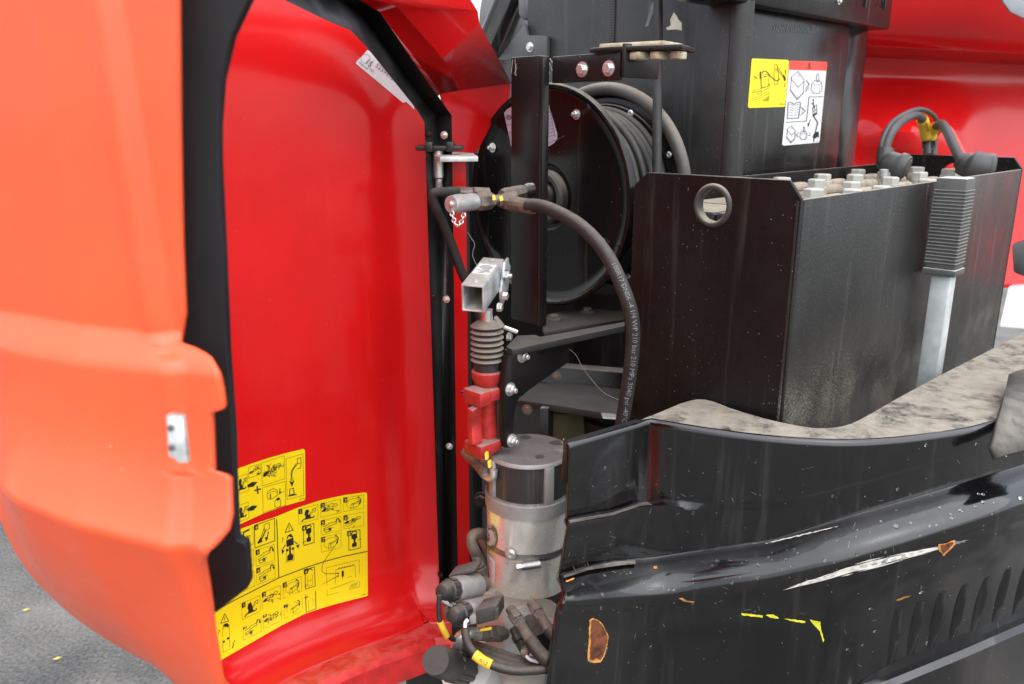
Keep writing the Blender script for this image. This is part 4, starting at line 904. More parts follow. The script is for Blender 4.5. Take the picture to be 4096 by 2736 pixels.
k_.line([(1125, 985), (1188, 1080), (1152, 1225)], 13); k_.poly([(1118, 1275), (1150, 1225), (1200, 1215), (1190, 1290), (1150, 1320), (1112, 1300)]); k_.line([(1130, 1300), (1130, 1368)], 12); k_.line([(1198, 1240), (1198, 1305)], 11)
k_.line([(1082, 1040), (1055, 1090)], 9); k_.poly([(1038, 1085), (1070, 1105), (1042, 1150)])
k_.text('577890-E', lambda u, v: (1155 + u * 14, 1368 - v * 14 - u * .8))
k_.build('decal_print', INK, wht)
k_ = Print(TKB, .0014); k_.map = zD
k_.line([(225, 398), (440, 362), (465, 388), (225, 437)], 4); k_.line([(465, 388), (450, 535), (345, 570)], 4); k_.line([(335, 330), (336, 420)], 20); k_.line([(335, 420), (348, 572)], 5); k_.line([(350, 420), (358, 570)], 4)
for x in (245, 385): k_.line([(x, 405 - (x - 245) * .1), (x + 30, 415 - (x - 245) * .1)], 8)
k_.line([(205, 630), (230, 612), (450, 540), (470, 500), (470, 530), (460, 570), (380, 610), (210, 635)], 4); k_.line([(290, 660), (300, 625), (345, 605), (358, 640), (290, 665)], 4); k_.line([(200, 722), (320, 690), (465, 610)], 4); k_.line([(198, 755), (330, 720), (465, 640)], 4); k_.line([(465, 640), (450, 765)], 4)
for i in range(5): k_.line([(370 + 18 * i, 762), (385 + 16 * i, 735 - 10 * i)], 5)
k_.line([(358, 350), (375, 318), (405, 315), (440, 335), (480, 385), (530, 435), (580, 462), (615, 440)], 11); k_.poly([(605, 445), (618, 448), (632, 400)])
k_.line([(540, 440), (535, 330), (560, 300), (600, 320), (605, 430), (590, 510), (545, 515), (535, 450)], 5, closed=True); k_.line([(548, 300), (552, 215), (572, 210), (590, 250), (588, 300)], 5); k_.line([(585, 245), (690, 400)], 6); k_.line([(570, 270), (668, 400)], 5); k_.poly([(668, 385), (690, 370), (715, 430), (705, 465), (690, 455)]); k_.line([(712, 370), (710, 310)], 7); k_.poly([(698, 315), (708, 290), (720, 318)]); k_.line([(705, 500), (688, 550)], 7)
k_.text('630286-A', lambda u, v: (610 + u * 22, 815 - v * 26)); k_.build('decal_print', INK, yel)
em = Print(TKB, .0012); em.text('>XMAN00000101096280<', lambda u, v: z2(712 + u * 19.6, 152 + v * -56 + u * .9)); em.build('embossed_code', mat('embossed_grey', (.10, .10, .10), .45), body)
pr = Print(TKB, .0006); pr.map = z2
web_ = Print(TKB, .002); web_.map = z2; web_.line([(470, 548), (480, 510), (512, 485), (518, 420), (512, 380), (530, 310), (552, 268)], 2.4, 20); web_.line([(535, 295), (570, 330), (600, 390)], 1.2); web_.line([(540, 300), (590, 318)], 1.2); web_.line([(530, 330), (580, 300)], 1.2)
web_.build('cobweb', COBWEB, body, kind='stuff')

colm = thing('turret_column', 'dusty black steel column plate with weld seam rising behind the hose reel', 'column', M(.45, .6, .9))
AC = .31; bl = (fa(z1(605, 150), AC) - O).dot(B)
mb = MB(); mb.par(M(AC, BT - .005, .70), A * .02, B * (bl - BT), V((0, 0, 1.25))); CLB = mb.bvh(); CLM = mat('dusty_column_paint', (.018, .018, .019), .32, spec=.4, film=.05, speck=.12, streak=.30, streakcol=(.15, .145, .135), bump=.1, bscale=200)
cpl = mb.build('column_plate', CLM, colm, bevel=.004)
mb = MB(); rg = []
for k in range(9): t_ = math.pi / 2 * k / 8; rg.append([M(AC + .03 - .03 * math.cos(t_), BT - .006 - .0 + .03 * (0) - .028 * math.sin(t_) + .0, .95), M(AC + .03 - .03 * math.cos(t_), BT - .006 - .028 * math.sin(t_), ztk)])
mb.loft(rg, False); mb.build('corner_bend', CLM, colm, ang=60)
mb = MB()
for k in range(70):
    z_ = 1.47 + k * .005; b_ = (fa(z1(1030, 100), AC) - O).dot(B); mb.lathe(M(AC - .002, b_, z_), -A, [(.0055, 0), (.0045, .002), (.002, .003)], 8)
mb.build('weld_seam', CLM, colm, kind='stuff', ang=70)
mb = MB(); mb.prism([fa(z1(*q), AC - .012) for q in [(470, 290), (600, 115), (610, 170), (695, 172), (708, 185), (708, 290)]], A * .010); mb.build('gusset_plate', BOOM, colm, bevel=.001)
bolt(colm, fa(z1(628, 227), AC - .012), -A, .0105, 'head')
pr = Print(CLB, .001); pr.map = z1; pr.poly([(1322, 60), (1335, 75), (1345, 95), (1360, 110), (1362, 148), (1330, 142), (1290, 145), (1285, 135), (1308, 122), (1305, 95)]); pr.build('plaster_splash', PLASTER, cpl)
pr = Print(CLB, .001); pr.map = z1; pr.poly([(1185, 130), (1195, 90), (1215, 20), (1232, -10), (1238, 20), (1215, 80), (1200, 125)]); pr.build('scuff', SCUFFG, cpl)
# boom parts at the top left of the column
bo = thing('boom_arm', 'grey and black boom arm end rising behind the red hood top', 'boom', M(.6, .9, 1.4))
mb = MB(); mb.prism([fd(z1(*q), 1.95) for q in [(395, -30), (620, -30), (620, 640), (300, 640), (300, 300), (378, 110), (380, 60)]], V((.02, .03, 0))); mb.build('boom_plate', BOOM, bo, bevel=.004)
mb = MB(); mb.tube([fd(z1(545, -60), 1.86), fd(z1(420, 240), 1.86)], .030, 18); mb.build('boom_cylinder', BLK_REEL, bo)
mb = MB(); mb.tube([fd(z1(590, -20), 1.9), fd(z1(470, 270), 1.9)], .016, 14); mb.build('boom_hose', RUBBER, bo)
mb = MB(); mb.prism([fd(z1(*q), 1.84) for q in [(568, -30), (612, -30), (612, 95), (590, 95), (570, 70)]], V((.02, .03, 0))); mb.build('boom_lug', BOOM, bo, bevel=.006)

# ================================================================== compartment walls and shelves behind the pump
cmp_ = thing('pump_compartment', 'dark black steel compartment with dusty shelf behind the red hand pump', 'compartment', (.1, 1.7, .3))
mb = MB(); mb.par(V((-.14, 1.78, .25)), V((.50, .06, 0)), V((0, .02, 0)), V((0, 0, 1.22))); mb.build('back_wall', BLK_DARK, cmp_)
mb = MB(); mb.par(M(.005, .30, .30), A * .02, B * .36, V((0, 0, .62))); 
mb.build('lower_wall', BLK_DARK, cmp_)
mb = MB(); mb.par(V((-.20, 1.31, .20)), V((.36, .02, 0)), V((0, .02, 0)), V((0, 0, .34))); mb.build('front_wall', BLK_DARK, cmp_)
mb = MB(); mb.par(V((-.097, 1.62, .25)), V((.0, .16, 0)), V((.012, 0, 0)), V((0, 0, 1.135))); mb.build('side_wall', BLK_DARK, cmp_)
ZS = .975
mb = MB(); mb.prism([fz(z3(*q), ZS) for q in [(735, 1098), (800, 1040), (880, 982), (1000, 985), (1400, 1030), (1370, 1187), (1200, 1165), (900, 1120)]], V((0, 0, -.012)))
mb.build('shelf', mat('dusty_shelf_paint', (.02, .02, .02), .5, dust=.95, dlo=.7, dustcol=(.065, .06, .055), dscale=10), cmp_, bevel=.001)
mb = MB(); pz = fz(z3(400, 1045), ZS); mb.prism([fd(z3(*q), 1.34) for q in [(368, 1042), (400, 1038), (470, 1048), (470, 1075), (390, 1065)]], V((.05, .03, 0))); mb.build('shelf_tip', BLK_STEEL, cmp_, bevel=.002)
mb = MB(); mb.prism([fd(z3(*q), 1.52) for q in [(700, 870), (1420, 930), (1420, 1040), (850, 980), (700, 980)]], V((.01, .03, 0))); mb.build('cross_plate', BLK_STEEL, cmp_)
bolt(cmp_, fd(z3(982, 945), 1.515), V((-.3, -1, .1)).normalized(), .009, 'head', DIRTY)
bolt(cmp_, fd(z3(797, 1158), 1.36), V((-.3, -1, 0)).normalized(), .009, 'head', DIRTY)
mb = MB(); mb.prism([fd(z3(*q), 1.47) for q in [(940, 1190), (1150, 1180), (1160, 1420), (1000, 1420), (960, 1330)]], V((.01, .03, 0))); mb.build('yellow_plate', OLIVE, cmp_)
mb = MB(); mb.prism([fd(z3(*q), 1.40) for q in [(880, 1150), (930, 1150), (930, 1420), (880, 1420)]], V((.01, .03, 0))); mb.build('vertical_strut', BLK_STEEL, cmp_)
mb = MB(); mb.prism([fd(z3(*q), 1.33) for q in [(1268, 1203), (1362, 1212), (1360, 1220), (1275, 1214)]], V((.0, .02, 0))); mb.build('bright_strip', GALV, cmp_)
bolt(cmp_, fd(z4(490, 452), 1.36), V((-.2, -1, .1)).normalized(), .013, 'head', BLK_STEEL)

# ================================================================== hose reel
AR, BR_, ZR, RR = .056, .533, 1.311, .2035
reel = thing('hose_reel', 'large round black hose reel with wound hose behind the upright bracket', 'hose reel', M(.14, BR_, 1.10))
c = M(AR, BR_, ZR)
mb = MB(); mb.lathe(c, -A, [(.02, -.012), (RR - .02, -.012), (RR, -.010), (RR + .001, -.003), (RR - .002, .002), (RR - .006, .003), (RR - .010, -.001), (RR - .014, -.004), (RR - .030, -.005), (.066, -.0045), (.062, -.004), (.058, -.009), (.02, -.010)], 72)
RLB = mb.bvh(); ff = mb.build('front_flange', BLK_REEL, reel, ang=40)
mb = MB(); mb.lathe(c, -A, [(.050, -.011), (.050, .006), (.045, .010), (.038, .010), (.034, .004), (.034, -.010)], 36, False); mb.lathe(c, -A, [(.026, -.010), (.026, .012), (.018, .016), (.004, .016)], 28); mb.build('hub', mat('worn_black_hub', (.04, .037, .033), .4, dust=.8, dlo=.0, dustcol=(.3, .27, .22)), reel, ang=35)
for q in [(448, 712), (852, 552), (975, 1172), (520, 1290)]: bolt(ff, fa(z1(*q), AR + .003), -A, .0088, 'nut')
c2 = M(AR + .165, BR_, ZR)
mb = MB(); mb.lathe(c2, -A, [(.05, -.008), (RR - .012, -.008), (RR - .03, .0), (.17, .0), (.168, .003), (.05, .003)], 64); mb.build('rear_flange', BLK_REEL, reel, ang=35)
mb = MB(); pth = []; x_, y_, n_ = basis(A)
for k in range(73): t_ = 2 * math.pi * k / 72; pth.append(c2 + (x_ * math.cos(t_) + y_ * math.sin(t_)) * (RR - .006))
mb.tube(pth, .0125, 12, False); mb.build('rear_rim', mat('dusty_black_rim', (.03, .029, .028), .45, film=.2, dust=.9, dlo=.1, dustcol=(.33, .28, .23)), reel, ang=70)
for k in range(4): t_ = .5 + math.pi / 2 * k; bolt(reel, c2 - A * .004 + (x_ * math.cos(t_) + y_ * math.sin(t_)) * .178, -A, .006, 'socket')
bolt(reel, fa(z1(1112, 548), AR + .160), -A, .007, 'socket')
mb = MB()
for k in range(10):
    aa = AR + .020 + k * .0145; rr_ = .150 + (.006 if k % 2 else 0) + .004 * math.sin(k * 1.7); pth = []
    for j in range(65): t_ = 2 * math.pi * j / 64; pth.append(M(aa + .010 * j / 64, BR_, ZR) + (x_ * math.cos(t_) + y_ * math.sin(t_)) * rr_)
    mb.tube(pth, .0078, 8, False)
mb.build('wound_hose', mat('dark_wound_hose', (.014, .013, .012), .5, film=.05, dust=.3, dlo=.3), reel, ang=70)
mb = MB(); mb.lathe(M(AR + .012, BR_, ZR), A, [(.142, 0), (.142, .146)], 40, False); mb.build('drum', BLK_REEL, reel)
lb = Print(RLB, .0008); lb.map = z1; lb.poly([(503, 545), (515, 528), (540, 515), (690, 445), (703, 450), (760, 645), (760, 672), (745, 690), (700, 718), (560, 768), (548, 755)], 60); lbl = lb.build('maker_label', LILAC, ff, label='pale lilac rounded label with tabulated print')
pr = Print(RLB, .0013); pr.map = z1
pr.line(circ(527, 566, 11, 16), 4, closed=True); pr.line(circ(527, 566, 5, 10), 3, closed=True)
for k in range(9): pr.line([(690, 540 + 16 * k), (726 + 3.2 * k, 522 + 16 * k)], 2)
pr.line([(722, 505), (750, 660)], 2); pr.text('www.conductix.com', lambda u, v: (690 + u * 13, 708 - v * 14 - u * 6)); pr.text('Conductix', lambda u, v: (516 + u * 11, 605 - v * 11)); pr.line([(528, 640), (545, 636), (552, 680), (536, 684)], 2, closed=True); pr.build('label_print', INKG, lbl)

# upright bracket that carries the reel
br = thing('reel_bracket', 'black angle-steel upright and top arm in front of the hose reel', 'bracket', M(-.03, .49, 1.09))
AU = -.04; U = lambda x, y: fa(z1(x, y), AU)
bT, bB = (U(535, 300) - O).dot(B), (U(672, 300) - O).dot(B); zUt = U(600, 272).z; zUb = 1.095
mb = MB(); mb.par(M(AU, bB, zUb), A * .008, B * (bT - bB), V((0, 0, zUt - zUb))); mb.par(M(AU + .0002, bB - .0085, zUb - .002), A * .016, B * .0083, V((0, 0, zUt - zUb + .001)))
mb.build('upright', BLK_STEEL, br, bevel=.0018)
AT = -.022; zA0, zA1 = fa(z1(890, 395), AT).z, fa(z1(890, 262), AT).z; bE = (fa(z1(1062, 300), AT) - O).dot(B)
mb = MB(); mb.par(M(AT, bE, zA0), A * .008, B * (bB - .012 - bE), V((0, 0, zA1 - zA0))); mb.build('top_arm', BLK_STEEL, br, bevel=.0015)
mb = MB(); mb.par(M(AT - .002, bE - .010, zA0 + .004), A * .09, B * .006, V((0, 0, zA1 - zA0 + .008))); mb.build('end_lug', BLK_STEEL, br, bevel=.002)
for q in [(880, 335), (1008, 330)]: bolt(br, fa(z1(*q), AT), -A, .0118, 'head')
zP = fa(z1(1080, 232), AT).z - .004
mb = MB(); mb.prism([M(a_, b_, zP) for a_, b_ in [(-.03, bE + .055), (.05, bE + .06), (.09, bE - .06), (.01, bE - .09), (-.03, bE + .01)]], V((0, 0, .007))); mb.build('top_plate', BLK_STEEL, br, bevel=.0015)
mb = MB(); mb.prism([M(a_, b_, zP + .0075) for a_, b_ in [(-.02, bE + .045), (.045, bE + .05), (.07, bE - .05), (.005, bE - .06)]], V((0, 0, .006))); mb.build('cream_pad', CREAM, br, bevel=.002)
for a_, b_, s_ in ((.0, -.02, .02), (.015, -.045, .016), (.03, -.07, .014)):
    mb = MB(); mb.cbox(M(a_, bE + b_, zP - .007), A * .028, B * s_, V((0, 0, .012))); mb.build('cream_clip', CREAM, br, bevel=.003)
# foot plate under the reel
zF = 1.092
ft = [fz(z3(*q), zF) for q in [(893, 640), (925, 560), (1120, 515), (1405, 540), (1405, 592), (905, 668)]]
mb = MB(); mb.prism(ft, V((0, 0, -.008))); mb.build('foot_plate', mat('rusty_foot_plate', (.03, .027, .024), .5, dust=.9, dlo=.7, dustcol=(.07, .057, .045), dscale=9), br, bevel=.001)
for q in [(965, 592), (1172, 545)]: bolt(br, fz(z3(*q), zF), ZZ, .0135, 'head', DIRTY)
# cobweb hanging off the arm
mb = MB()
for _ in range(30):
    x, y = rnd.uniform(1080, 1250), rnd.uniform(255, 285); mb.tube([fd(z1(x, y), 1.42), fd(z1(x + rnd.uniform(-60, 70), y + rnd.uniform(5, 70)), 1.42)], .00022, 3)
for _ in range(40):
    x, y = rnd.uniform(540, 850), rnd.uniform(275, 290); mb.tube([fd(z1(x, y), 1.375), fd(z1(x + rnd.uniform(-30, 40), y + rnd.uniform(10, 90)), 1.375)], .00033, 3)
mb.tube(crom([fd(z3(*q), 1.30) for q in [(985, 745), (1090, 800), (1150, 900), (1265, 1040), (1375, 1100)]], 5), .0004, 3)
mb.tube(crom([fd(z1(*q), 1.36) for q in [(325, 1120), (345, 1150), (360, 1180), (350, 1230), (370, 1280)]], 5), .0006, 4)
mb.build('cobweb', COBWEB, br, kind='stuff')

# black hose running up past the reel
mb = MB(); mb.tube(crom([fd(z1(1244, -40), 1.50), fd(z1(1246, 150), 1.49), fd(z1(1242, 500), 1.46), fd(z1(1240, 700), 1.45), fd(z1(1240, 900), 1.44)], 6), .0085, 12)
o = mb.build('riser_hose', RUBBER, ang=60); b0 = fd(z1(1240, 900), 1.44); o.data.transform(Matrix.Translation(-b0)); o.location = b0; tag(o, 'straight black hose rising vertically past the reel edge to the tank lid', 'hose')

# ================================================================== pump bracket plate
pb = thing('pump_bracket', 'black steel angle bracket bolted behind the red hand pump', 'bracket', M(-.20, .30, .85))
BP_ = .300; W = lambda x, y: fb(z3(x, y), BP_)
mb = MB(); mb.prism([W(*q) for q in [(690, 790), (720, 775), (1060, 728), (1062, 860), (745, 1080), (720, 1180), (708, 1330), (690, 1395), (665, 1400), (655, 1330), (655, 1010), (668, 870)]], B * .012); mb.build('bracket_plate', BLK_STEEL, pb, bevel=.0012)
zW = W(720, 775).z
mb = MB(); mb.prism([fz(z3(*q), zW + .004) for q in [(665, 762), (735, 692), (850, 688), (880, 700), (1410, 606), (1410, 632), (800, 762), (705, 782)]], V((0, 0, -.010))); mb.build('bracket_flange', mat('dusty_flange_paint', (.02, .019, .018), .5, dust=.9, dlo=.7, dustcol=(.08, .07, .06), dscale=12), pb, bevel=.001)
for q in [(765, 820), (690, 1030), (700, 1350)]: bolt(pb, W(*q), -B, .0098, 'nut')
for q in [(965, 742), (1168, 688)]: bolt(pb, fz(z3(*q), zW - .007), V((0, 0, -1)), .007, 'head', DIRTY)

# ================================================================== hand pump
PA, PB_ = -.272, .345
hpmp = thing('hand_pump', 'red cast hand pump with dusty rubber bellows and galvanised handle socket', 'hand pump', M(PA, PB_, .85))
AX = lambda y: fa(z3(548, y), PA).z
hx = lambda z_: M(PA, PB_, z_)
def sc(px): return px * .6377 * 1.20 / FPX
base = fa(z3(548, 900), PA); PB_ = (base - O).dot(B)
# bellows
zb0, zb1 = AX(862), AX(598); prof = [(sc(40), 0)]; nb = 7
for k in range(nb):
    h0 = (zb1 - zb0) * .93 * k / nb; dh = (zb1 - zb0) * .93 / nb; prof += [(sc(88), h0 + dh * .05), (sc(104), h0 + dh * .35), (sc(106), h0 + dh * .55), (sc(88), h0 + dh * .95)]
prof += [(sc(70), (zb1 - zb0) * .97), (sc(34), zb1 - zb0)]
mb = MB(); mb.lathe(hx(zb0), ZZ, prof, 32); mb.build('bellows', RUBBER_D, hpmp, ang=50)
mb = MB(); mb.lathe(hx(AX(918)), ZZ, [(sc(88), 0), (sc(90), AX(850) - AX(918)), (sc(60), AX(846) - AX(918))], 32); mb.build('bellows_collar', PLAST, hpmp, ang=40)
mb = MB(); mb.lathe(hx(AX(610)), ZZ, [(sc(36), 0), (sc(36), AX(530) - AX(610))], 18); mb.build('piston_rod', ZINC, hpmp)
# red casting
zc1, zc0 = AX(905), AX(1405)
mb = MB(); mb.lathe(hx(zc0), ZZ, [(sc(60), 0), (sc(66), .006), (sc(62), .03), (sc(58), (zc1 - zc0) * .5), (sc(64), (zc1 - zc0) * .68), (sc(84), (zc1 - zc0) * .84), (sc(100), (zc1 - zc0) * .90), (sc(102), (zc1 - zc0) * .98), (sc(92), zc1 - zc0)], 32); cast = mb.build('pump_body', PUMPRED, hpmp, ang=40)
for y0, y1 in ((990, 1082), (1312, 1398)):
    z_0, z_1 = AX(y1), AX(y0); mb = MB(); mb.cbox(M(PA - .030, PB_ - .010, (z_0 + z_1) / 2), A * .024, B * .040, V((0, 0, z_1 - z_0))); mb.cbox(M(PA - .010, PB_ - .010, (z_0 + z_1) / 2), A * .03, B * .034, V((0, 0, (z_1 - z_0) * .8))); mb.build('mounting_ear', PUMPRED, cast, bevel=.004)
    bolt(hpmp, M(PA - .030, PB_ + .010, (z_0 + z_1) / 2), B, .0088, 'head')
mb = MB(); r0 = crom([M(PA - .040, PB_ - .010, AX(1085)), M(PA - .036, PB_ - .004, AX(1190)), M(PA - .040, PB_ - .010, AX(1312))], 6); mb.sweep([p - B * .006 for p in r0], [B] * len(r0), .011, .02); mb.build('casting_web', PUMPRED, cast, bevel=.002)
# handle socket: open square tube
f0, f1 = fd(z3(455, 463), 1.145), fd(z3(588, 285), 1.245)
ax_ = (f1 - f0).normalized(); sx_ = (RT - ax_ * RT.dot(ax_)).normalized(); sy_ = sx_.cross(ax_)
def sq(c_, w_, h_): return [c_ + sx_ * w_ * i + sy_ * h_ * j for i, j in ((-1, -1), (1, -1), (1, 1), (-1, 1))]
hw, hh = .0165, .0205; Ls = (f1 - f0).length
mb = MB(); mb.loft([sq(f0, hw, hh), sq(f1, hw, hh), sq(f1, hw - .003, hh - .003), sq(f0, hw - .003, hh - .003), sq(f0, hw, hh)], True, False); mb.build('handle_socket', GALV, hpmp, bevel=.0015)
mb = MB(); mb.prism([f1 + sx_ * (hw + .0005) + sy_ * hh * s_ + ax_ * t_ for s_, t_ in ((.9, -.01), (.9, .012), (-.6, .022), (-1.9, .004), (-2.3, -.03), (-1.0, -.035))], sx_ * .004); mb.build('link_plate', GALV, hpmp, bevel=.001)
for q, d_ in (((655, 315), 1.225), ((650, 445), 1.195), ((615, 515), 1.175), ((675, 700), 1.225)): bolt(hpmp, fd(z3(*q), d_), (sx_ * 1 - ax_ * .1).normalized(), .0088, 'nut' if q[1] < 400 else 'big')
tp = [f0.lerp(f1, t_) + sy_ * (hh * -1 if sy_.z < 0 else hh) for t_ in (.3, .82)]; upn = sy_ if sy_.z > 0 else -sy_
mb = MB(); cc_ = f0.lerp(f1, .56) + upn * (hh + .0004); mb.cbox(cc_, sx_ * .026, ax_ * .040, upn * .0006); st = mb.build('data_sticker', mat('worn_white_sticker', (.55, .55, .53), .5, vary=.3, vscale=60), hpmp)
mb = MB()
for k in range(7): mb.cbox(cc_ + upn * .0006 + ax_ * (-.016 + .005 * k) + sx_ * rnd.uniform(-.003, .003), sx_ * rnd.uniform(.010, .02), ax_ * .0016, upn * .0003)
mb.build('sticker_print', INKG, st)
for t_ in (.16, .93):
    mb = MB(); mb.lathe(f0.lerp(f1, t_) + upn * (hh - .001), upn, [(.0042, 0), (.0036, .0016)], 12); mb.build('rivet', ZINC, hpmp)
mb = MB(); mb.tube([fd(z3(600, 580), 1.20), fd(z3(650, 640), 1.215), fd(z3(735, 672), 1.22)], .0035, 8); mb.build('link_pin', ZINC, hpmp)
# outlet elbow fitting below the pump
zq = lambda y: fa(z4(555, y), PA).z
mb = MB(); mb.hexp(hx(zq(190)), ZZ, sc(66), zq(140) - zq(190), .3); mb.lathe(hx(zq(215)), ZZ, [(sc(48), 0), (sc(48), .012)], 18); mb.hexp(hx(zq(255)), ZZ, sc(54), zq(205) - zq(255), .6); mb.build('outlet_nut', mat('olive_zinc_nut', (.30, .285, .235), .4, metal=.5, vary=.3, vscale=40, dust=.6, dlo=.5, dscale=60), hpmp, ang=25)
for y0, x0 in ((190, 520), (240, 537)):
    mb = MB(); mb.prism([fd(z4(*q), 1.165) for q in [(x0 - 7, y0 - 20), (x0 + 7, y0 - 19), (x0 + 9, y0 + 20), (x0 - 4, y0 + 20)]], V((.002, .006, 0))); mb.build('torque_mark', YELT, hpmp)
cable('suction_hose', [fd(z4(395, 165), 1.30), fd(z4(430, 200), 1.28), fd(z4(470, 240), 1.26), fd(z4(520, 300), 1.235)], .0085, DIRTY, 'short brown dusty hose end angling into the elbow under the hand pump')
mb = MB(); pth = crom([fd(z4(490, 270), 1.25), fd(z4(530, 315), 1.235), fd(z4(562, 318), 1.225), fd(z4(568, 270), 1.222)], 6); mb.tube(pth, .0062, 10); mb.build('elbow_pipe', ZINC, hpmp, ang=60)

# ================================================================== electric pump motor
MC = V((.0265, 1.170, 0)); MR = .0665
mo = thing('pump_motor', 'zinc-coloured cylindrical pump motor with grey slotted end cap and hose clamp', 'motor', V((MC.x, MC.y, .70)))
zf = lambda y, r=MR: fy(z4(760, y), MC.y - r).z
mz = lambda z_: V((MC.x, MC.y, z_))
zTop = fy(z4(775, 145), MC.y).z; z2a = zf(275); z2b = zf(490); z3a = zf(585, MR * 1.03); z4a = zf(1062)
mb = MB(); mb.lathe(mz(z2a), ZZ, [(MR * .90, 0), (MR * .97, 0), (MR * .97, zTop - z2a - .004), (MR * .94, zTop - z2a), (.002, zTop - z2a + .001)], 56); MTB = mb.bvh(); cap = mb.build('end_cap', ALU, mo, ang=40)
mb = MB(); mb.lathe(mz(z2b - .002), ZZ, [(MR * .93, 0), (MR * .93, z2a - z2b + .004)], 48, False); mb.build('vent_screen', mat('black_vent_plastic', (.014, .014, .015), .35, film=.12, streak=.2), mo)
for k in range(4):
    t_ = math.radians(-63 + 90 * k); cdir = V((math.sin(t_), -math.cos(t_), 0)); tdir = V((math.cos(t_), math.sin(t_), 0)); mb = MB(); mb.cbox(mz((z2a + z2b) / 2) + cdir * MR * .93, tdir * .0155, cdir * .010, V((0, 0, z2a - z2b + .004))); mb.build('cap_post', ALU, mo, bevel=.002)
mb = MB(); mb.lathe(mz(z3a), ZZ, [(MR * .95, 0), (MR * 1.035, 0), (MR * 1.035, z2b - z3a - .003), (MR * .98, z2b - z3a), (MR * .86, z2b - z3a)], 56); mb.build('cap_ring', ALU, mo, ang=40)
mb = MB(); mb.lathe(mz(z4a), ZZ, [(MR * .985, 0), (MR, .003), (MR, z3a - z4a)], 64); MSB = mb.bvh(); shl = mb.build('motor_shell', CHROMATE, mo, ang=40)
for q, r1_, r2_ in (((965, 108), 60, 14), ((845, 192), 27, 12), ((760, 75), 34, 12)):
    pr = Print(MTB, .0006); pr.map = z4; pr.poly([(q[0] + r1_ * math.cos(t_), q[1] + r2_ * math.sin(t_)) for t_ in [2 * math.pi * k / 20 for k in range(20)]]); pr.build('cap_recess_shade', mat('painted_recess_shade', (.06, .058, .055), .6), cap)  # flat dark ovals: shade of the cap recesses put into colour
# clamp band and screw
zc_a, zc_b = zf(800), zf(838)
tilt = V((.05, 0, 0))
mb = MB(); mb.lathe(mz((zc_a + zc_b) / 2 - .006), V((.03, .06, 1)), [(MR * 1.005, 0), (MR * 1.012, .0), (MR * 1.012, .0115), (MR * 1.005, .0115)], 64, False); mb.build('clamp_band', BRUSHED, mo, ang=50)
mb = MB()
for k in range(26):
    t_ = math.radians(8 + k * 2.0); cdir = V((math.sin(t_), -math.cos(t_), 0)); tdir = V((math.cos(t_), math.sin(t_), .35)).normalized(); zz_ = (zc_a + zc_b) / 2 + .002 - (cdir.x * .03 + cdir.y * .06) * MR
    mb.cbox(mz(zz_) + cdir * MR * 1.014, tdir * .0008, cdir * .0012, V((0, 0, .007)))
mb.build('clamp_teeth', INKG, mo, kind='stuff')
p0, p1 = fy(z4(735, 858), MC.y - MR * 1.09), fy(z4(850, 842), MC.y - MR * 1.06)
mb = MB(); mb.tube([p0, p1], .0062, 14); mb.build('clamp_screw_housing', BRUSHED, mo, ang=40)
mb = MB(); mb.hexp(p0, (p0 - p1).normalized(), .0058, .008); mb.build('clamp_screw', ZINC, mo, ang=25)
bolt(mo, fy(z4(670, 784), MC.y - MR * .97) , V((-.25, -1, 0)).normalized(), .0085, 'socket', name='body_screw')
# stickers
pr = Print(MSB, .0005); pr.map = z4; pr.poly([(553 + 40 * math.cos(t_), 682 + 78 * math.sin(t_)) for t_ in [2 * math.pi * k / 28 for k in range(28)]], 25); rs = pr.build('round_sticker', mat('green_sticker', (.09, .14, .07), .4), shl, label='round white and green approval sticker')
pr = Print(MSB, .0009); pr.map = z4; pr.poly([(550 + 24 * math.cos(t_), 682 + 50 * math.sin(t_)) for t_ in [2 * math.pi * k / 24 for k in range(24)]], 25); pr.build('sticker_centre', mat('pale_sticker', (.55, .50, .50), .4), rs)
pr = Print(MSB, .0013); pr.map = z4
for tx, a0_, sg in (('HYDRAULICS', .9, -1), ('BUCHER', -2.3, 1)):
    for k, ch in enumerate(tx):
        t_ = a0_ + sg * k * .16; cx, cy = 552 + 32 * math.cos(t_), 682 + 63 * math.sin(t_); an = t_ + (math.pi / 2 if sg > 0 else -math.pi / 2)
        pr.text(ch, lambda u, v: (cx + (u * math.cos(an) + v * math.sin(an)) * 15, cy + (u * math.sin(an) - v * math.cos(an)) * 19))
pr.build('sticker_print', WHITE, rs)
pr = Print(MSB, .0005); pr.map = z4; pr.poly([(530, 778), (568, 815), (577, 825), (576, 966), (540, 935), (529, 915)], 25); ws = pr.build('data_sticker', WHITE, shl)
pr = Print(MSB, .0009); pr.map = z4
for k in range(12): pr.line([(538, 812 + 9 * k), (553 + rnd.random() * 14, 824 + 9 * k)], 2.4)
pr.build('sticker_print', DRED, ws)
for q in ([(546, 745), (558, 755), (558, 785), (547, 780)], [(804, 1022), (815, 1024), (821, 1068), (809, 1068), (806, 1040)]):
    pr = Print(MSB, .0006); pr.map = z4; pr.poly(q, 20); pr.build('paint_mark', YELT, shl)

# ================================================================== hydraulic manifold under the motor
mf = thing('hydraulic_manifold', 'grey alloy valve manifold with two solenoids under the pump motor', 'manifold', V((0, 1.12, .52)))
K = fd(z4(632, 1102), 1.235)
zk = K.z; ka, kb = (K - O).dot(A), (K - O).dot(B); zkb = fd(z4(637, 1345), 1.30).z
mb = MB(); mb.par(V((0, 0, zkb)) + M(ka, kb, 0), A * .13, B * .055, V((0, 0, zk - zkb))); mb.v = [p.copy() for p in mb.v]
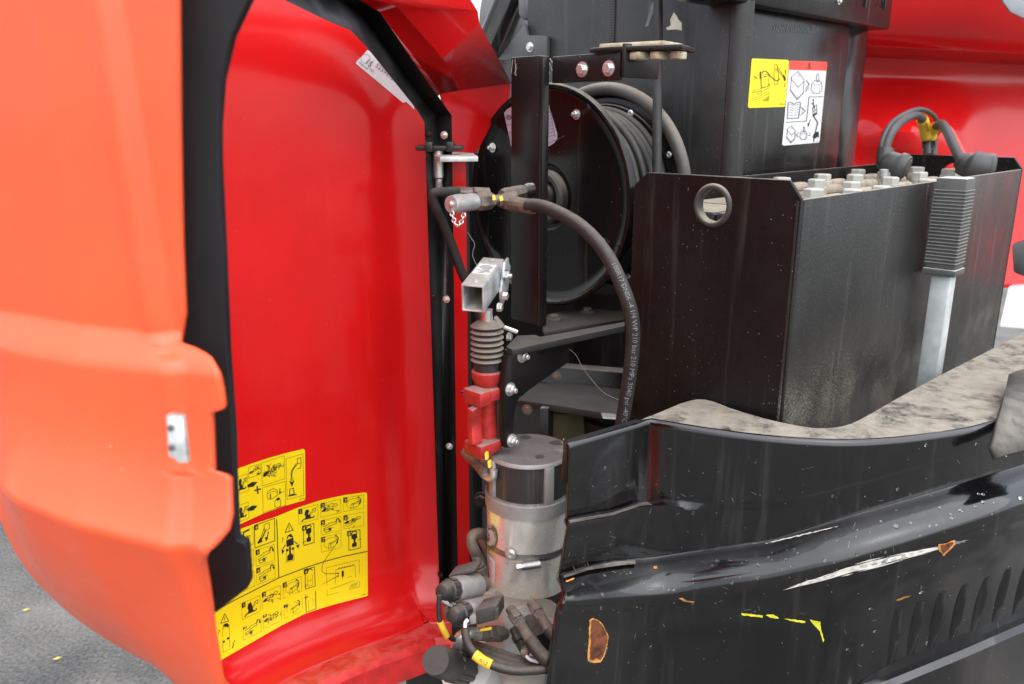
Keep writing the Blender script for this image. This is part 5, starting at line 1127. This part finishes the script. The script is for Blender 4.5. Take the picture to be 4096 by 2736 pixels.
# block: wide face looks right-front, narrow face left-front
mb = MB(); xr = (fd(z4(900, 1055), 1.20) - K); xr = V((xr.x, xr.y, 0)).normalized(); xl = V((-xr.y, xr.x, 0)); xl = (V((-.55, .83, 0))).normalized()
mb.par(V((K.x, K.y, zkb)), xr * .13, xl * .085, V((0, 0, zk - zkb))); MFB = mb.bvh(); blk = mb.build('valve_block', BLOCK, mf, bevel=.003)
pr = Print(MFB, .0006)
pr.text('G5A95 E', lambda u, v: z4(672 + v * 26, 1322 - u * 24)); pr.text('00:300', lambda u, v: z4(692 + v * 26, 1300 - u * 22)); pr.build('stamped_code', mat('stamped_grey', (.42, .41, .39), .5), blk)
def solenoid(p_in, d_in, p_out, d_out, px_r, name):
    a_, b_ = fd(z4(*p_in), d_in), fd(z4(*p_out), d_out); ax = (b_ - a_).normalized(); Lh = (b_ - a_).length; r = px_r * .6608 * d_out / FPX
    so_ = bpy.data.objects.new(name, None); 
    mb = MB(); mb.lathe(a_, ax, [(r * .62, -.01), (r * .66, .012), (r * .66, Lh * .10)], 20); mb.build('valve_neck', DIRTY, mf, ang=40)
    mb = MB(); mb.lathe(a_, ax, [(r * .9, Lh * .10), (r, Lh * .12), (r, Lh * .66), (r * .96, Lh * .68)], 32); o = mb.build(name, SOLEN, mf, ang=40)
    mb = MB(); mb.lathe(a_, ax, [(r * .82, Lh * .675), (r * .86, Lh * .70), (r * .84, Lh * .80), (r * .72, Lh * .82), (r * .70, Lh * .90), (r * .55, Lh * .97), (r * .2, Lh)], 24); ring_ = mb.build('coil_nut', PLAST, o, ang=40)
    x, y, z = basis(ax); mb = MB()
    for k in range(10):
        t_ = 2 * math.pi * k / 10; mb.cbox(a_ + ax * Lh * .745 + (x * math.cos(t_) + y * math.sin(t_)) * r * .86, ax * Lh * .11, (y * math.cos(t_) - x * math.sin(t_)) * r * .28, (x * math.cos(t_) + y * math.sin(t_)) * r * .12)
    mb.build('nut_ribs', PLAST, o)
    return o, a_, ax, Lh, r
s1 = solenoid((488, 968), 1.235, (240, 1012), 1.155, 80, 'solenoid')
s2 = solenoid((568, 1098), 1.215, (305, 1158), 1.125, 76, 'solenoid')
# connectors on the solenoids
def box_px(quad, d_, vec, m, name, par, bev=.002, f=z4):
    mb = MB(); mb.prism([fd(f(*q), d_) for q in quad], vec); return mb.build(name, m, par, bevel=bev)
box_px([(455, 1125), (570, 1092), (588, 1105), (590, 1182), (470, 1215), (455, 1200)], 1.128, V((.01, .03, 0)), PLAST, 'plug', s2[0], .004)
box_px([(412, 1158), (460, 1145), (470, 1205), (425, 1215)], 1.128, V((.01, .02, 0)), mat('grey_plug', (.2, .19, .18), .5, film=.3), 'plug_tail', s2[0], .003)
for k in range(5): box_px([(570, 1122 + 13 * k), (592, 1117 + 13 * k), (592, 1124 + 13 * k), (570, 1129 + 13 * k)], 1.125, V((.002, .006, 0)), PLAST, 'plug_rib', s2[0], .0006)
box_px([(285, 915), (440, 872), (462, 895), (330, 930), (300, 945)], 1.20, V((.01, .03, 0)), PLAST, 'plug', s1[0], .004)
# fittings and hoses on the right face
def fitting(p0, d_0, p1, d_1, rpx, hexl, m=DIRTY, name='hose_fitting', par=mf):
    a_, b_ = fd(z4(*p0), d_0), fd(z4(*p1), d_1); ax = (b_ - a_).normalized(); Lh = (b_ - a_).length; r = rpx * .6608 * d_1 / FPX
    mb = MB(); mb.lathe(a_, ax, [(r * .8, -.008), (r * .8, .008)], 18); mb.hexp(a_ + ax * .004, ax, r * 1.08, Lh * hexl, .4); mb.hexp(a_ + ax * (.006 + Lh * hexl), ax, r * .98, Lh * hexl * .8, .1)
    mb.lathe(a_, ax, [(r * .78, Lh * hexl * 1.8), (r * .80, Lh * .97), (r * .6, Lh)], 18); return mb.build(name, m, par, ang=25)
fitting((682, 1135), 1.19, (795, 1310), 1.135, 42, .22); fitting((808, 1095), 1.17, (905, 1240), 1.12, 40, .24)
fitting((700, 1262), 1.185, (760, 1385), 1.16, 34, .3, PLAST, 'sensor_plug')
box_px([(722, 1365), (768, 1350), (782, 1385), (770, 1412), (735, 1418)], 1.14, V((.01, .02, 0)), DIRTY, 'plug_end', mf, .003)
box_px([(752, 1388), (775, 1382), (772, 1410), (755, 1412)], 1.137, V((.002, .004, 0)), mat('red_plug_seal', (.30, .07, .04), .5), 'plug_seal', mf, .001)
mb = MB(); a_, b_ = fd(z4(790, 1210), 1.21), fd(z4(860, 1330), 1.17); mb.tube([a_, b_], .02, 18); mb.build('dark_plug', PLAST, mf, ang=40)
fitting((615, 1262), 1.24, (462, 1268), 1.19, 50, .3)
mb = MB(); mb.tube(crom([fd(z4(470, 1262), 1.195), fd(z4(420, 1258), 1.18), fd(z4(370, 1280), 1.175), fd(z4(345, 1330), 1.18), fd(z4(335, 1400), 1.20)], 8), .0085, 16); mb.build('bent_pipe', ZINC, mf, ang=60)
box_px([(482, 1236), (552, 1226), (553, 1240), (484, 1252)], 1.165, V((.001, .003, 0)), YELT, 'torque_mark', mf, .0005)
box_px([(245, 905), (245, 905 + 1), (246, 906), (246, 905)], 1.3, V((0, .001, 0)), DIRTY, 'spacer', mf, 0) if False else None
def loose(name, pts, r, m, label, f=z4, n=10): return cable(name, [fd(f(*q), d_) for q, d_ in pts], r, m, label, n=n)
loose('hydraulic_hose', [((795, 1310), 1.135), ((830, 1360), 1.12), ((880, 1410), 1.10), ((960, 1440), 1.10)], .0100, RUBBER, 'dusty hydraulic hose curving right from the front manifold fitting')
loose('hydraulic_hose', [((900, 1235), 1.125), ((950, 1290), 1.115), ((1010, 1350), 1.11)], .0095, RUBBER, 'dusty hydraulic hose leaving the rear manifold fitting behind the counterweight')
loose('hydraulic_hose', [((500, 880), 1.30), ((470, 800), 1.29), ((435, 720), 1.28), ((440, 670), 1.28), ((475, 655), 1.29), ((515, 665), 1.31)], .0088, DIRTY, 'brown dusty hose looping beside the motor shell')
loose('hydraulic_hose', [((545, 780), 1.33), ((515, 730), 1.33), ((500, 700), 1.33), ((520, 685), 1.34)], .0075, DIRTY, 'thin brown hose tucked behind the looping hose beside the motor')
fitting((505, 905), 1.29, (455, 790), 1.285, 34, .25)

# wires around the solenoids
loose('wire_loom', [((240, 1030), 1.15), ((235, 1080), 1.15), ((235, 1140), 1.15), ((250, 1210), 1.15), ((290, 1275), 1.16), ((330, 1300), 1.17)], .0036, RUBBER, 'thin black wire hanging from the upper solenoid with a yellow marker')
o = loose('wire_marker', [((243, 1190), 1.1485), ((262, 1236), 1.151), ((284, 1280), 1.157)], .0048, YELT, 'yellow marker sleeve on the wire left of the solenoids'); o['category'] = 'marker'
loose('wire_loom', [((395, 1240), 1.125), ((400, 1290), 1.12), ((425, 1350), 1.115), ((480, 1410), 1.11), ((560, 1455), 1.105), ((660, 1485), 1.10), ((760, 1490), 1.10), ((880, 1480), 1.10)], .0060, RUBBER, 'braided black loom with yellow sleeve sweeping across the white reservoir')
o = loose('wire_marker', [((452, 1388), 1.108), ((500, 1425), 1.104), ((552, 1452), 1.101)], .0072, YELT, 'yellow lettered sleeve on the braided loom below the manifold'); o['category'] = 'marker'
mb = MB(); pr_path = crom([fd(z4(452, 1388), 1.108), fd(z4(500, 1425), 1.104), fd(z4(552, 1452), 1.101)], 8); mb.tube(pr_path, .0072, 14)
pr = Print(mb.bvh(), .0004); ux, uy = math.cos(.60), math.sin(.60); pr.text('EV9', lambda u, v: z4(536 - (u * ux + v * uy) * 34, 1438 - (u * uy - v * ux) * 34)); k_ = pr.m.build('sleeve_print', INK, o, recalc=False)
for dz, lab in ((0, 'upper braided black cable behind the manifold foot'), (1, 'middle braided black cable behind the manifold foot'), (2, 'lowest braided black cable bundled on the reservoir')):
    loose('braided_cable', [((375, 1325 + 18 * dz), 1.25 - .02 * dz), ((480, 1345 + 28 * dz), 1.21 - .02 * dz), ((600, 1385 + 30 * dz), 1.18 - .02 * dz), ((720, 1425 + 22 * dz), 1.16 - .01 * dz), ((880, 1440 + 14 * dz), 1.15)], .0075, RUBBER, lab)
loose('white_wire', [((412, 1178), 1.126), ((396, 1195), 1.124), ((393, 1225), 1.123)], .0028, WHITE, 'short white wire leaving the lower solenoid plug', n=8)
loose('white_wire', [((255, 1055), 1.16), ((290, 1080), 1.17), ((320, 1095), 1.18)], .0030, WHITE, 'short white wire between the two solenoids', n=8)
loose('white_wire', [((765, 1400), 1.135), ((790, 1420), 1.13), ((840, 1435), 1.12)], .0026, WHITE, 'short white wire leaving the lower sensor plug', n=8)
loose('dip_stick', [((285, 1085), 1.19), ((288, 1130), 1.19), ((292, 1175), 1.19)], .0055, DIRTY, 'short brown tube end hanging beside the lower solenoid', n=10)

# reservoir and filler cap
rs_ = thing('oil_reservoir', 'white plastic oil reservoir under the manifold, stained brown', 'reservoir', V((.0, 1.15, .25)))
zr = .602
mb = MB(); rg = []
for k, (sc_, z_) in enumerate([(1, .25), (1, zr - .05), (.97, zr - .02), (.90, zr - .005), (.8, zr)]):
    rg.append([V((.06 + .135 * sc_ * (abs(math.cos(t_)) ** .6) * (1 if math.cos(t_) > 0 else -1), 1.16 + .115 * sc_ * (abs(math.sin(t_)) ** .6) * (1 if math.sin(t_) > 0 else -1), z_)) for t_ in [2 * math.pi * j / 40 for j in range(40)]])
mb.loft(rg); mb.build('tank_shell', TANKW, rs_, ang=60)
ca_, cb_ = fd(z4(395, 1480), 1.22), fd(z4(215, 1425), 1.10); ax = (cb_ - ca_).normalized(); Lh = (cb_ - ca_).length; r = 92 * .6608 * 1.14 / FPX
mb = MB(); mb.lathe(ca_, ax, [(r * .8, -.03), (r * .85, 0), (r * 1.0, Lh * .05), (r, Lh * .55), (r * 1.02, Lh * .58), (r * .98, Lh * .92), (r * .88, Lh), (r * .05, Lh * 1.0)], 30); fc = mb.build('filler_cap', PLAST, rs_, ang=35)
x, y, z = basis(ax)
for k in range(12):
    t_ = 2 * math.pi * k / 12; mb = MB(); mb.cbox(ca_ + ax * Lh * .3 + (x * math.cos(t_) + y * math.sin(t_)) * r * 1.0, ax * Lh * .48, (y * math.cos(t_) - x * math.sin(t_)) * .007, (x * math.cos(t_) + y * math.sin(t_)) * .004); mb.build('cap_rib', PLAST, fc, bevel=.001, seg=1)
mb = MB(); mb.tube(crom([fd(z4(400, 1480), 1.22), fd(z4(440, 1530), 1.24), fd(z4(470, 1600), 1.26)], 5), .040, 20); mb.build('filler_neck', TANKW, rs_, ang=60)

# ================================================================== test-point tee and black pressure hose
te = thing('hydraulic_tee', 'grey dusty hydraulic tee fitting with knurled cap and chain in front of the reel', 'fitting', fd(zE(1150, 520), 1.27))
def ax_part(p0, d_0, p1, d_1, prof, m, name, n=22, ang=30, par=te):
    a_, b_ = fd(zE(*p0), d_0), fd(zE(*p1), d_1); ax = b_ - a_; mb = MB(); Lh = ax.length; k = 500 / 1742 * 1.25 / FPX
    mb.lathe(a_, ax, [(r * k, h * Lh) for r, h in prof], n); return mb.build(name, m, par, ang=ang)
ax_part((870, 545), 1.235, (535, 585), 1.195, [(80, 0), (112, .02), (118, .1), (118, .55), (128, .60), (128, .78), (118, .80), (122, .9), (115, 1), (5, 1)], mat('matte_cap_zinc', (.42, .41, .40), .5, metal=.6, vary=.15, vscale=60, dust=.7, dlo=.1, dustcol=(.32, .28, .25), bump=.5, bscale=500), 'knurled_cap')
ax_part((1090, 525), 1.262, (840, 560), 1.232, [(70, 0), (128, .03), (128, .68), (108, .74), (108, 1)], DIRTY, 'hex_body', 6, 25)
ax_part((1430, 470), 1.30, (1080, 530), 1.26, [(60, 0), (72, .02), (70, .35), (62, .55), (70, 1)], DIRTY, 'tee_bar')
ax_part((1400, 560), 1.285, (1180, 530), 1.27, [(60, 0), (100, .1), (104, .5), (80, .9)], DIRTY, 'tee_branch', 6, 25)
ax_part((1330, 560), 1.27, (1410, 572), 1.265, [(112, 0), (118, .2), (118, .85), (100, 1)], DIRTY, 'hex_nut', 6, 25)
fer = ax_part((1385, 570), 1.265, (1700, 620), 1.235, [(104, 0), (108, .03), (104, .5), (106, .88), (96, 1)], DIRTY, 'hose_ferrule', 12, 20)
ax_part((1240, 445), 1.31, (1560, 385), 1.36, [(72, 0), (86, .15), (86, .9), (70, 1)], DIRTY, 'rear_elbow', 6, 25)
ax_part((1560, 400), 1.365, (1690, 370), 1.37, [(60, 0), (100, .1), (110, .5), (95, 1)], BLK_STEEL, 'rear_nut')
ax_part((1075, 430), 1.30, (840, 420), 1.29, [(60, 0), (84, .05), (84, .95), (70, 1)], DIRTY, 'rear_hex', 6, 25)
ax_part((870, 420), 1.295, (610, 395), 1.29, [(66, 0), (72, .1), (68, 1)], DIRTY, 'rear_ferrule', 10, 20)
for q in ((1128, 500), (1230, 510)):
    mb = MB(); mb.prism([fd(zE(q[0] + a_, q[1] + b_), 1.238) for a_, b_ in ((-18, -40), (12, -45), (30, 20), (-10, 30))], V((.001, .006, 0))); mb.build('torque_mark', YELT, te)
# chain
pts = [fd(zE(*q), 1.19) for q in [(545, 690), (555, 740), (575, 800), (605, 880), (640, 890), (680, 830), (705, 770), (715, 715)]]
cp = resample(crom(pts, 6), 10)
for k in range(9):
    a_, b_ = cp[k], cp[k + 1]; m_ = (a_ + b_) / 2; t_ = (b_ - a_).normalized(); sd_ = (V((0, 1, 0)) if k % 2 else V((.8, -.6, 0))); sd_ = (sd_ - t_ * sd_.dot(t_)).normalized(); h = (b_ - a_).length * .68
    mb = MB(); mb.tube([m_ + t_ * h * math.cos(u) + sd_ * .0036 * math.sin(u) for u in [2 * math.pi * j / 14 for j in range(15)]], .0011, 6, False); mb.build('chain_link', ZINC, te, ang=70)
mb = MB(); mb.lathe(fd(zE(552, 580), 1.193), (fd(zE(535, 585), 1.195) - fd(zE(870, 545), 1.235)), [(.0045, 0), (.0045, .003), (.002, .005)], 12); mb.build('cap_rivet', ZINC, te)
mb = MB(); mb.prism([fd(zE(*q), 1.192) for q in [(530, 560), (585, 560), (590, 620), (570, 720), (525, 715), (540, 630)]], V((.001, .002, 0))); mb.build('chain_tab', DIRTY, te, bevel=.0005)
# hoses from the tee
cable('pressure_hose', [fd(zE(640, 400), 1.29), fd(zE(480, 410), 1.28), fd(zE(350, 415), 1.275), fd(zE(285, 450), 1.275), fd(zE(290, 540), 1.28), fd(zE(350, 680), 1.29), fd(zE(450, 900), 1.31), fd(zE(560, 1180), 1.33), fd(zE(700, 1560), 1.35), fd(z3(470, 460), 1.37), fd(z3(520, 640), 1.38)], 0.0078, RUBBER, 'black hose bending sharply from the tee down beside the red hood edge', n=14)
HP = [((612, 990), 1.24), ((680, 995), 1.225), ((760, 1025), 1.205), ((850, 1075), 1.185), ((930, 1145), 1.165), ((1000, 1235), 1.15), ((1050, 1330), 1.14)]
HPS = [z1(*q) for q, _ in HP] + [z3(1430, 480), z3(1458, 600), z3(1462, 720), z3(1452, 850), z3(1432, 1000), z3(1408, 1150), z3(1385, 1300)]
HPD = [d_ for _, d_ in HP] + [1.135, 1.14, 1.15, 1.16, 1.175, 1.19, 1.20]
mb = MB(); path = crom([fd(s_, d_) for s_, d_ in zip(HPS, HPD)], 8); mb.tube(path, .0102, 18); HB = mb.bvh()
mb2 = MB(); mb2.v, mb2.f = mb.v, mb.f; ho = mb2.build('pressure_hose', RUBBER, ang=60); b0 = path[-1].copy(); ho.data.transform(Matrix.Translation(-b0)); ho.location = b0
tag(ho, 'long black printed hose arching from the tee down in front of the reel', 'hose')
pxs = [proj(p) for p in path]; Ls_ = [0]
for a_, b_ in zip(pxs, pxs[1:]): Ls_.append(Ls_[-1] + math.hypot(b_[0] - a_[0], b_[1] - a_[1]))
def along(s_, v):
    s_ = min(max(s_, 0), Ls_[-1] - 1)
    for k in range(len(Ls_) - 1):
        if Ls_[k + 1] >= s_: break
    t_ = (s_ - Ls_[k]) / (Ls_[k + 1] - Ls_[k]); tx, ty = (pxs[k + 1][0] - pxs[k][0]), (pxs[k + 1][1] - pxs[k][1]); d_ = math.hypot(tx, ty); tx, ty = tx / d_, ty / d_
    return (lerp(pxs[k][0], pxs[k + 1][0], t_) + ty * v, lerp(pxs[k][1], pxs[k + 1][1], t_) - tx * v)
pr = Print(HB, .0009); pr.text('100R17 DN06 -4 1/4 WP 210 bar 210 MPa 3040 psi -40\u00b0C', lambda u, v: along(430 + u * 27.5, v * 26 - 2)); pr.build('hose_print', HOSEINK, ho)
